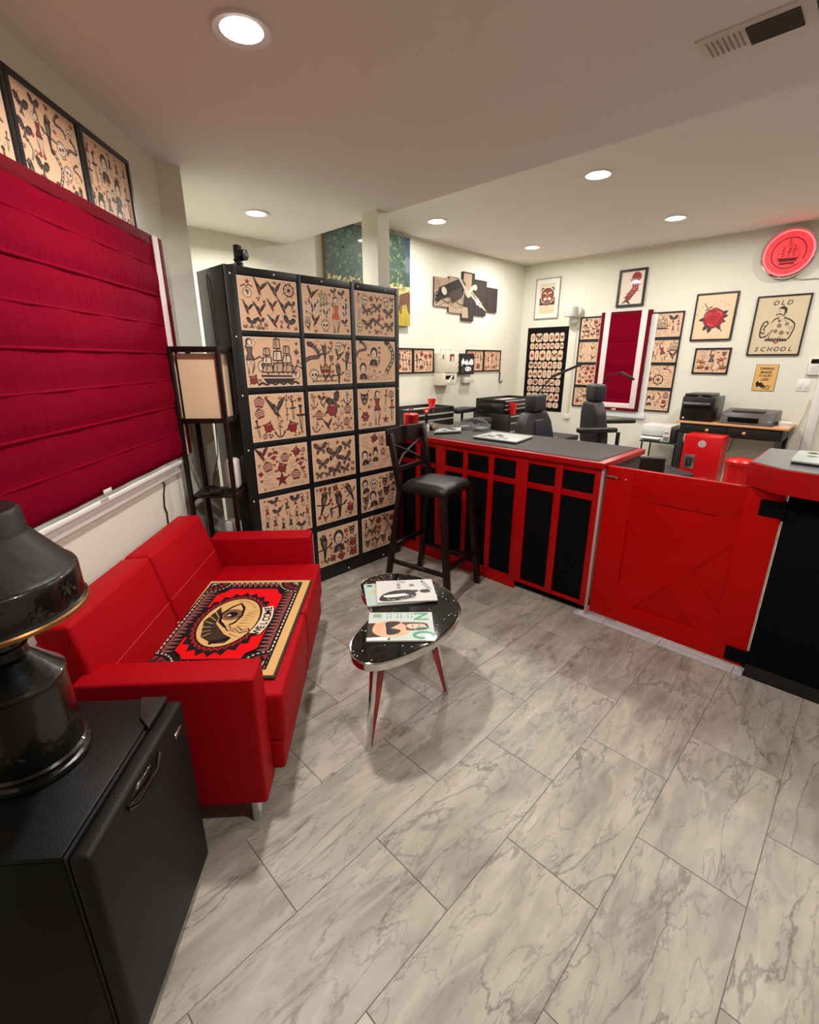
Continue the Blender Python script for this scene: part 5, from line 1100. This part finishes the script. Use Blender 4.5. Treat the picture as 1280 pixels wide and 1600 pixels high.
# client chairs
CH = mat('charcoal_leatherette', (40, 40, 44), .45, bump=.2, bscale=200)
def client_chair(x, y, rz, z0, label, arms, wide, rec=.25, hr=(0, 0), leg=.72):
    t = empty('client_chair', (x, y, 0), rz, label, 'tattoo chair', 'tattoo client chairs')
    P().lathe([(0, 0), (.30, 0), (.30, .02), (.10, .05), (.06, .08), (.055, .42), (0, .42)], n=36, cap=False).make('pedestal', BLKG, t)
    P().bx(-.24, .24, -.30, .24, .44, .56, .04, 3).make('seat', CH, t)
    # backrest: narrow at top, wings below
    prof = [(-wide*.5, 0), (-wide*.55, .18), (-wide*.45, .38), (-wide*.30, .47), (wide*.30, .47), (wide*.45, .38), (wide*.55, .18), (wide*.5, 0)]
    p = P(); A = [p.bm.verts.new((px_, -.05, z)) for px_, z in prof]; B = [p.bm.verts.new((px_, .05, z)) for px_, z in prof]
    p.bm.faces.new(A); p.bm.faces.new(B[::-1])
    for i in range(8): p.bm.faces.new((A[i], A[(i+1) % 8], B[(i+1) % 8], B[i]))
    p._fin(list(p.bm.verts), Matrix.Identity(4), .025, 3)
    p.bx(-wide*.13, wide*.13, -.064, -.03, .05, .40, .012, 3)
    bk = p.make('backrest', CH, t); bk.location = (0, .20, z0); bk.rotation_euler = (-rec, 0, 0)
    hd = P().bx(-.095, .095, -.075, .035, -.02, .13, .022, 3).bx(-.03, .03, -.02, .0, -.1, 0, .004).make('headrest', CH, t); hd.location = (hr[0], .20+rec*.48+hr[1], z0+.485); hd.rotation_euler = (-rec*.5, 0, 0)
    P().bar((0, .22, .42), (0, .22, z0+.1), .10, .04, .005, (1, 0, 0)).make('back_support', BLKG, t)
    for s, ya, yb, az in arms:
        am = P().bx(s-.03, s+.03, yb, ya, z0+az, z0+az+.042, .014, 3).make('armrest', LEATB, t); P().bar((s, min(ya-.04, .1), .5), (s, min(ya-.04, .1), z0+az), .03, .02, .003, (1, 0, 0)).make('arm_post', BLKG, am); P().cone((s, yb-.004, z0+az+.02), (s, yb+.001, z0+az+.02), .006, .006, 10).make('end_bolt', STL, am)
    P().bx(-.2, .2, -leg, -.29, .42, .50, .03, 3).make('leg_rest', CH, t)
    return t
client_chair(3.76, 1.92, radians(-2), .60, 'charcoal tattoo client chair with square headrest, left of the two above the counter', ((-.3, .1, -.2, .10), (.3, .1, -.2, .10)), .50, .12, leg=.42)
client_chair(4.46, 1.70, radians(50), .68, 'black tattoo client chair with two long arm rests, below the tall red shade', ((-.22, .48, .12, .215), (.22, .16, -.30, .235)), .36, .12)
# swing-arm work lamps
def swing(name_pts, label, base):
    t = empty('swing_arm_lamp', base, 0, label, 'work lamp', 'swing arm work lamps'); b_ = Vector(base)
    pts = [Vector(p_)-b_ for p_ in name_pts]
    P().lathe([(0, 0), (.13, 0), (.13, .02), (.02, .03), (0, .03)], n=28, cap=False).make('base', BLKG, t)
    P().tube([(0, 0, .02)]+pts[:-2], .007, 8).make('pole', BLKG, t); P().tube(pts[-3:-1], .006, 8).make('boom', BLKG, t)
    P().bar(pts[-2], pts[-1], .014, .022, .004).make('light_head', GRYP, t); P().sphere(pts[-2], .014, n=10).make('joint', GRYP, t)
swing([(4.0, 2.28, .9), (4.0, 2.27, 1.22), (4.02, 2.16, 1.36), (4.02, 1.88, 1.475)], 'thin black swing arm lamp in front of the left flash column', (4.0, 2.28, 0))
swing([(4.68, 2.03, .9), (4.68, 2.03, 1.16), (4.6, 1.90, 1.36), (4.62, 1.78, 1.385), (4.62, 1.66, 1.33)], 'thin black swing arm lamp in front of the tall red shade', (4.68, 2.03, 0))
# low black bench between chairs
t = empty('low_bench', (4.62, 2.47, 0), radians(-90), 'long low black bench with a grey edge along the far wall', 'bench')
P().bx(-.28, .28, -.14, .14, .70, .755, .012, 2).make('top', LEATB, t); P().bx(-.28, .28, -.146, -.141, .735, .748, .001).make('edge_trim', STL, t)
for x in (-.25, .25):
    for y in (-.11, .11): P().bx(x-.015, x+.015, y-.015, y+.015, 0, .70).make('leg', BLKG, t)
# wall speaker
t = empty('wall_speaker', (XW, 3.12, 1.94), R_RIGHT, 'white round-topped wall speaker between tapestry and left flash column', 'speaker')
P().lathe([(0, .10), (.075, .10), (.08, .115), (.08, .215), (.07, .228), (0, .23)], (-.02, -.12, 0), n=32, cap=False).make('cabinet', mat('speaker_white', (206, 206, 196), .5), t)
P().sphere((.045, -.05, .16), .075, (.8, .6, 1), 16).make('rear_shell', MATS['speaker_white'], t); P().sphere((.0, -.04, .045), .045, (1, .8, 1), 14).make('mount_ball', MATS['speaker_white'], t); P().bx(-.02, .02, -.012, 0, .0, .09, .003).make('wall_plate', TRIM, t)
tag(P().bx(XW-.016, XW, 3.085, 3.101, .78, 1.93, .002).make('cable_raceway', mat('raceway', (214, 208, 188), .5)), 'thin white cable raceway running down below the wall speaker', 'cable cover')
t = empty('wall_outlet', (XW, 3.10, .72), R_RIGHT, 'small white outlet box at the foot of the cable raceway', 'outlet'); P().bx(-.035, .035, -.03, 0, 0, .06, .004).make('box', TRIM, t)
# ---------------------------------------------------------------- dispensers on the back wall
t = empty('glove_dispenser', (4.50, YG, 1.36), 0, 'cream wall dispenser box with a red label on the back wall', 'dispenser'); CRM = mat('cream_plastic', (222, 214, 194), .5)
P().bx(-.09, -.02, -.135, 0, 0, .22, .005).make('side_box', CRM, t); P().bx(-.055, .19, -.16, -.0, 0, .235, .005).make('main_box', CRM, t)
P().bx(.02, .10, -.1615, -.1602, .13, .21).make('red_label', mat('label_red', (140, 50, 44), .5), t); P().bx(-.085, -.06, -.1365, -.1352, .155, .20).make('brown_label', mat('label_brown', (120, 84, 64), .5), t)
P().bx(.05, .085, -.1625, -.1618, .13, .18).make('label_figure', WHP, t); P().tube([(-.06, -.08, .235), (-.06, -.08, .262), (.12, -.08, .262), (.12, -.08, .235)], .005).make('wire_top', mat('pale_wire', (170, 166, 156), .4), t)
for z in (.19, .12, .06): P().sphere((.175, -.161, z), .006, n=8).make('stud', GRYP, t)
t = empty('towel_dispenser', (4.48, YG, 1.21), 0, 'cream towel dispenser with dark slot below the red labelled box', 'dispenser')
P().bx(-.07, .19, -.15, 0, 0, .145, .006).make('case', CRM, t); P().bx(-.02, .14, -.1515, -.1395, .07, .115).make('slot', BLKG, t); P().tube([(.03, -.153, .03), (.06, -.156, .075), (.10, -.153, .105)], .010, 8).make('towel_end', WHP, t)
t = empty('face_poster', (5.00, YG-.0, 1.325), 0, 'small black poster with a white abstract face on the back wall', 'poster')
P().bx(-.145, .145, -.05, -.018, 0, .255, .002).make('board', BLK, t)
I = Ink(); I.rect(0, 0, .284, .249, (18, 18, 20)); Wt = (226, 230, 232); I.poly([(.03, .10), (.02, .16), (.06, .20), (.09, .15), (.13, .19), (.17, .14), (.20, .19), (.26, .18), (.27, .12), (.22, .11), (.19, .12), (.13, .11), (.07, .13)], Wt); I.ell(.16, .065, .065, .03, Wt); I.ell(.13, .065, .012, .008, (18, 18, 20), n=8); I.ell(.19, .065, .012, .008, (18, 18, 20), n=8); I.line([(.05, .02), (.06, .1)], .008, (120, 120, 124)); I.line([(.22, .03), (.24, .1)], .008, (120, 120, 124)); I.poly([(.08, .249), (.12, .16), (.14, .2), (.2, .17), (.22, .249)], (18, 18, 20))
I.make('print', M_GLAZED, t, loc=(-.142, -.0505, .003))
t = empty('wall_file_holder', (5.05, YG, 1.22), 0, 'small clear wall holder below the face poster', 'holder'); P().bx(-.11, .09, -.06, 0, 0, .07, .003).make('holder', mat('frosted_plastic', (206, 200, 186), .3), t)
tag(P().tube([(5.79, YG-.02, 1.35), (5.79, YG-.02, 1.22), (5.80, YG-.03, 1.19), (5.84, YG-.03, 1.22)], .008).make('hanging_strap', BLK), 'short black strap hanging from the rightmost frame of the back wall', 'strap')
# ---------------------------------------------------------------- printers, desk, locker, bin
t = empty('black_desk', (6.0, 1.065, 0), R_RIGHT, 'narrow black desk with light wood top and two drawer knobs by the far wall', 'desk')
BD = mat('black_desk_paint', (26, 28, 24), .5)
P().bx(-.50, .49, -.25, .26, .852, .874, .003).make('desk_top', TANW, t)
P().bx(-.46, .45, -.215, .23, .735, .852, .002).make('apron', BD, t)
for x0, x1, k in ((-.44, -.02, -.19), (.0, .43, .14)):
    d = P().bx(x0, x1, -.224, -.212, .745, .842, .003).make('drawer', BD, t); P().sphere((k, -.237, .792), .017, n=14).make('knob', TANW, d)
for x in (-.44, .43):
    for y in (-.2, .21): P().bx(x-.025, x+.025, y-.02, y+.02, 0, .74, .002).make('leg', BD, t)
BP = mat('printer_black', (17, 16, 16), .35, coat=.15)
t = empty('laser_printer', (5.99, 1.385, .8745), R_RIGHT, 'tall black laser printer on the left half of the desk', 'printer')
P().bx(-.155, .155, -.22, .20, .0, .255, .008).make('body', BP, t); P().bx(-.145, .10, -.20, .18, .255, .285, .006).make('top_lid', BP, t); P().bx(-.14, .11, -.224, -.219, .175, .195, .001).make('control_strip', mat('silver_strip', (150, 150, 150), .3, metal=.5), t)
P().bx(-.13, .13, -.2225, -.2195, .13, .165).make('paper_slot', BLKM, t)
for k in range(4): P().bx(.02+.022*k, .032+.022*k, -.2265, -.2235, .181, .189).make('button', GRYP, t)
P().bx(-.02, .02, -.2015, -.2, .262, .272).make('badge', STL, t); P().sphere((-.12, -.221, .03), .010, n=8).make('seal', WHP, t)
t = empty('wide_inkjet_printer', (6.02, .935, .8745), R_RIGHT, 'low wide dark grey photo printer on the right half of the desk', 'printer')
GP = mat('printer_grey', (66, 58, 54), .4, coat=.1)
P().hexa([(-.235, -.25, 0), (.225, -.25, 0), (.235, .18, 0), (-.235, .18, 0)], [(-.225, -.19, .115), (.22, -.19, .115), (.23, .16, .135), (-.23, .16, .135)], .010).make('body', GP, t)
P().bx(-.16, .10, -.249, -.20, .028, .07, .004).make('tray_slot', BLKM, t); P().bx(-.15, .12, -.15, .10, .120, .131, .002).make('top_slot', GRYP, t); P().sphere((.175, -.12, .118), .03, (1.2, .8, .2), 12).make('control_pad', mat('pad_grey', (110, 104, 98), .4), t)
t = empty('paper_stack', (5.98, .64, .8745), R_RIGHT+.1, 'small stack of white papers at the right end of the desk', 'paper stack')
p = P()
for k in range(5): p.box((.002*(k % 2), .002*(k % 3), .004+.008*k), (.10, .16, .0075), 0, 1, (0, 0, .03*(k % 3)))
p.make('sheets', WHP, t)
t = empty('glass_printer_stand', (6.02, 1.74, 0), R_RIGHT, 'small black metal stand with green glass top under the white printer', 'stand')
P().bx(-.20, .20, -.18, .18, .59, .604, .002).make('glass_shelf', mat('green_glass', (20, 60, 48), .1, coat=.5), t)
for x in (-.18, .18):
    for y in (-.15, .15): P().cone((x, y, 0), (x, y, .59), .009, .009, 10).make('leg', BLKG, t)
P().bx(-.19, .19, -.16, .16, .14, .15, .002).make('lower_shelf', MATS['green_glass'], t)
t = empty('white_inkjet_printer', (6.00, 1.765, .6045), R_RIGHT, 'small white printer on the green glass stand', 'printer')
P().bx(-.175, .135, -.13, .17, .06, .18, .008).make('body', WHP, t); P().bx(-.175, .135, -.13, .17, .0, .05, .005).make('base', WHP, t); P().bx(-.165, .06, -.125, .16, .05, .06).make('paper_slot', BLKM, t); P().bx(-.16, .06, -.1345, -.1305, .075, .135, .002).make('front_panel', mat('panel_white', (206, 214, 212), .4), t)
P().bx(-.17, .04, -.20, -.13, .03, .038, .002).make('output_tray', MATS['panel_white'], t); P().bx(.065, .135, -.137, -.128, .005, .175, .002).make('control_column', WHP, t)
for k in range(3):
    for j in range(2): P().bx(.075+.018*k, .087+.018*k, -.140, -.1365, .02+.022*j, .036+.022*j).make('button', GRYP, t)
P().bx(.075, .12, -.1395, -.1365, .10, .108).make('display', GRYP, t); P().bx(.137, .185, -.12, .17, .0, .15, .004).make('ink_tank_side', GRYP, t)
t = empty('red_locker', (5.43, 1.17, 0), R_RIGHT, 'short red metal locker with a white smiley sticker in front of the desk', 'locker')
RDL = mat('locker_red', (206, 4, 16), .3, coat=.2)
P().bx(-.165, .165, -.13, .13, .02, .79, .004).make('body', RDL, t); P().bx(-.155, .155, -.138, -.13, .035, .78, .003).make('door', RDL, t)
P().cone((-.0, -.1385, .715), (-.0, -.1395, .715), .034, .034, 24).make('sticker', WHP, t)
I = Ink(); I.arc(0, 0, .024, .024, 0, 2*pi, .003, K, 16); I.line([(-.014, .004), (-.006, .004)], .005, K); I.line([(.006, .004), (.014, .004)], .005, K); I.ell(0, -.002, .004, .004, K, n=8); I.arc(0, 0, .014, .014, pi+.5, 2*pi-.5, .003, K, 6)
I.make('sticker_face', M_PRINT, t, loc=(0, -.1397, .715))
h = P().bx(-.135, -.04, -.144, -.137, .46, .60, .004).make('handle_plate', STL, t); P().bx(-.115, -.06, -.1465, -.1435, .48, .57, .002).make('latch_recess', GRYP, h); P().bx(-.09, -.08, -.152, -.146, .50, .54, .002).make('latch', STL, h)
for x in (-.11, .04):
    for k in range(2): P().bx(x, x+.055, -.1405, -.137, .38-.02*k, .387-.02*k, .001).make('vent_slot', mat('slot_pink', (230, 90, 96), .4), t)
for x in (-.14, .14):
    for y in (-.1, .1): P().cone((x, y, 0), (x, y, .02), .012).make('foot', BLKG, t)
t = empty('red_trash_can', (5.08, .79, 0), 0, 'round red metal waste bin with a crimped lid next to the red locker', 'trash can')
P().lathe([(0, 0), (.105, 0), (.108, .01), (.112, .60), (.118, .605)], n=48, cap=False).make('can', RDL, t)
P().lathe([(.119, .600)]+[(.120, .606), (.119, .63), (.10, .648), (.05, .655), (0, .656)], n=48, cap=False).make('lid', RDL, t)
for k in range(24): u = k*2*pi/24; P().sphere((.121*cos(u), .121*sin(u), .612), .006, (1, 1, 1), 6).make('rivet', RDL, t)
t = empty('office_chair', (3.45, 1.08, 0), radians(-60), 'dark office chair back low behind the red half door', 'chair')
P().bx(-.16, .16, .12, .16, .46, .84, .02, 3).make('backrest', mat('brown_black_leather', (34, 26, 26), .4), t); P().bx(-.19, .19, -.2, .16, .38, .44, .025, 3).make('seat', LEATB, t); P().cone((0, 0, .08), (0, 0, .38), .025, .02, 14).make('column', CHR, t)
P().bx(-.21, -.17, -.1, .12, .56, .58, .008).make('armrest', LEATB, t); P().bx(.17, .21, -.1, .12, .56, .58, .008).make('armrest', LEATB, t)
for k in range(5): u = k*1.257; lg = P().bar((0, 0, .09), (.24*cos(u), .24*sin(u), .06), .035, .02, .003).make('leg', BLKG, t); P().sphere((.24*cos(u), .24*sin(u), .026), .026, n=8).make('caster', GRYP, lg)
# ---------------------------------------------------------------- controls on the right wall
t = empty('wall_keypad', (XW, .555, 1.36), R_RIGHT, 'white keypad with black top strip on the far wall at the picture edge', 'keypad')
P().bx(-.045, .075, -.028, 0, 0, .15, .006).make('body', WHP, t); P().bx(-.03, .08, -.034, -.026, .11, .152, .003).make('display', BLKG, t)
for k in range(3):
    for j in range(3): P().bx(-.02+.022*k, -.006+.022*k, -.0295, -.0275, .03+.022*j, .042+.022*j).make('key', mat('key_grey', (196, 192, 188), .5), t)
t = empty('light_switch', (XW, .60, 1.20), R_RIGHT, 'double white light switch below the keypad', 'light switch')
P().bx(-.055, .055, -.006, 0, 0, .115, .002).make('plate', TRIM, t)
for x in (-.025, .025): P().bx(x-.012, x+.012, -.011, -.005, .03, .085, .002).make('rocker', WHP, t)
tag(P().tube([(XW-.012, .52, 1.12), (XW-.012, .53, .98), (XW-.014, .55, .90), (XW-.014, .60, .70), (XW-.014, .63, .1)], .005).make('white_wall_cable', mat('cable_grey', (196, 186, 172), .5)), 'pale cable hanging below the light switch on the far wall', 'cable')
t = empty('cable_adapter', (XW, .60, .80), R_RIGHT, 'small white power adapter hanging on the far wall cable', 'adapter'); P().bx(-.03, .02, -.035, -.002, 0, .07, .006).make('case', TRIM, t); P().tube([(-.02, -.02, 0), (-.045, -.02, -.12), (-.05, -.02, -.3)], .004).make('lead', MATS['cable_grey'], t)
tag(P().bx(XW-.03, XW, .42, .50, 0, 2.15, .003).make('trim_1', TRIM), kind='structure')
tag(P().tube([(5.76, 1.0, .74), (5.85, 1.04, .60), (5.95, 1.12, .52), (6.0, 1.2, .45), (6.1, 1.25, .3)], .005).make('desk_cable', BLKG), 'black cable drooping under the black desk', 'cable')
# ---------------------------------------------------------------- neon clock
t = empty('neon_clock', (XW, .962, 2.495), R_RIGHT, 'round red glowing wall clock with a chrome rim and ship drawing', 'clock')
rm = P(); RR = .215
prof = [(RR, 0), (RR+.012, -.02), (RR+.014, -.05), (RR+.006, -.075), (RR-.006, -.078), (RR-.014, -.065)]
n = 64; rings = [[rm.bm.verts.new((r_*cos(2*pi*i/n), y, r_*sin(2*pi*i/n))) for i in range(n)] for r_, y in prof]
for a_, b_ in zip(rings, rings[1:]):
    for i in range(n): rm.bm.faces.new((a_[i], a_[(i+1) % n], b_[(i+1) % n], b_[i]))
rm.make('rim', CHR, t)
P().cone((0, 0, 0), (0, -.045, 0), RR, RR, 64).make('housing', GRYP, t)
P().cone((0, -.046, 0), (0, -.05, 0), RR-.03, RR-.03, 64).make('face', mat('lit_red_face', (150, 20, 24), .4, emit=1.0, ecol=(250, 62, 66)), t)
ntb = P(); ntb.tube([((RR-.018)*cos(u), -.055, (RR-.018)*sin(u)) for u in [2*pi*i/64 for i in range(65)]], .010, 10); ntb.make('neon_tube', mat('neon_glow', (255, 80, 80), .4, emit=3.2, ecol=(255, 76, 80)), t)
I = Ink(); KR = (110, 8, 16); I.arc(0, 0, .135, .135, -.5, 5.5, .009, KR, 48)
for k in range(12): u = k*pi/6; I.text(str((3-k-1) % 12+1), .165*cos(u), .165*sin(u)-.007, .022, KR, .02)
I.poly([(-.085, -.04), (.07, -.045), (.095, -.015), (.07, -.075), (-.06, -.075)], KR)
for mx, tp in ((-.045, .05), (0, .10), (.04, .06)):
    I.line([(mx, -.04), (mx, tp)], .004, KR)
    for q in range(3): I.arc(mx-.012, -.03+q*(tp+.04)/3+.012, .026, .014, -1.5, 1.6, .004, KR, 6)
I.line([(0, .11), (-.1, -.05)], .003, KR); I.line([(0, .11), (.1, -.03)], .003, KR)
I.rect(-.06, -.10, .06, -.082, KR); I.line([(0, 0), (.02, .06)], .007, KR); I.line([(0, 0), (.085, .04)], .005, KR); I.line([(0, .135), (-.006, .11), (.006, .11)], .006, KR)
I.make('face_print', M_PRINT, t, loc=(0, -.0505, 0))
for u in (pi*.93, .1): P().sphere(((RR+.018)*cos(u), -.04, (RR+.018)*sin(u)), .012, n=10).make('mount_knob', TRIM, t)
tag(P().tube([(XW-.02, .90, 2.285), (XW-.015, .82, 2.25), (XW-.012, .72, 2.25), (XW-.012, .56, 2.23)], .004).make('clock_cable', mat('pale_wire', (170, 166, 156), .4)), 'pale cord running right from under the red clock', 'cable')
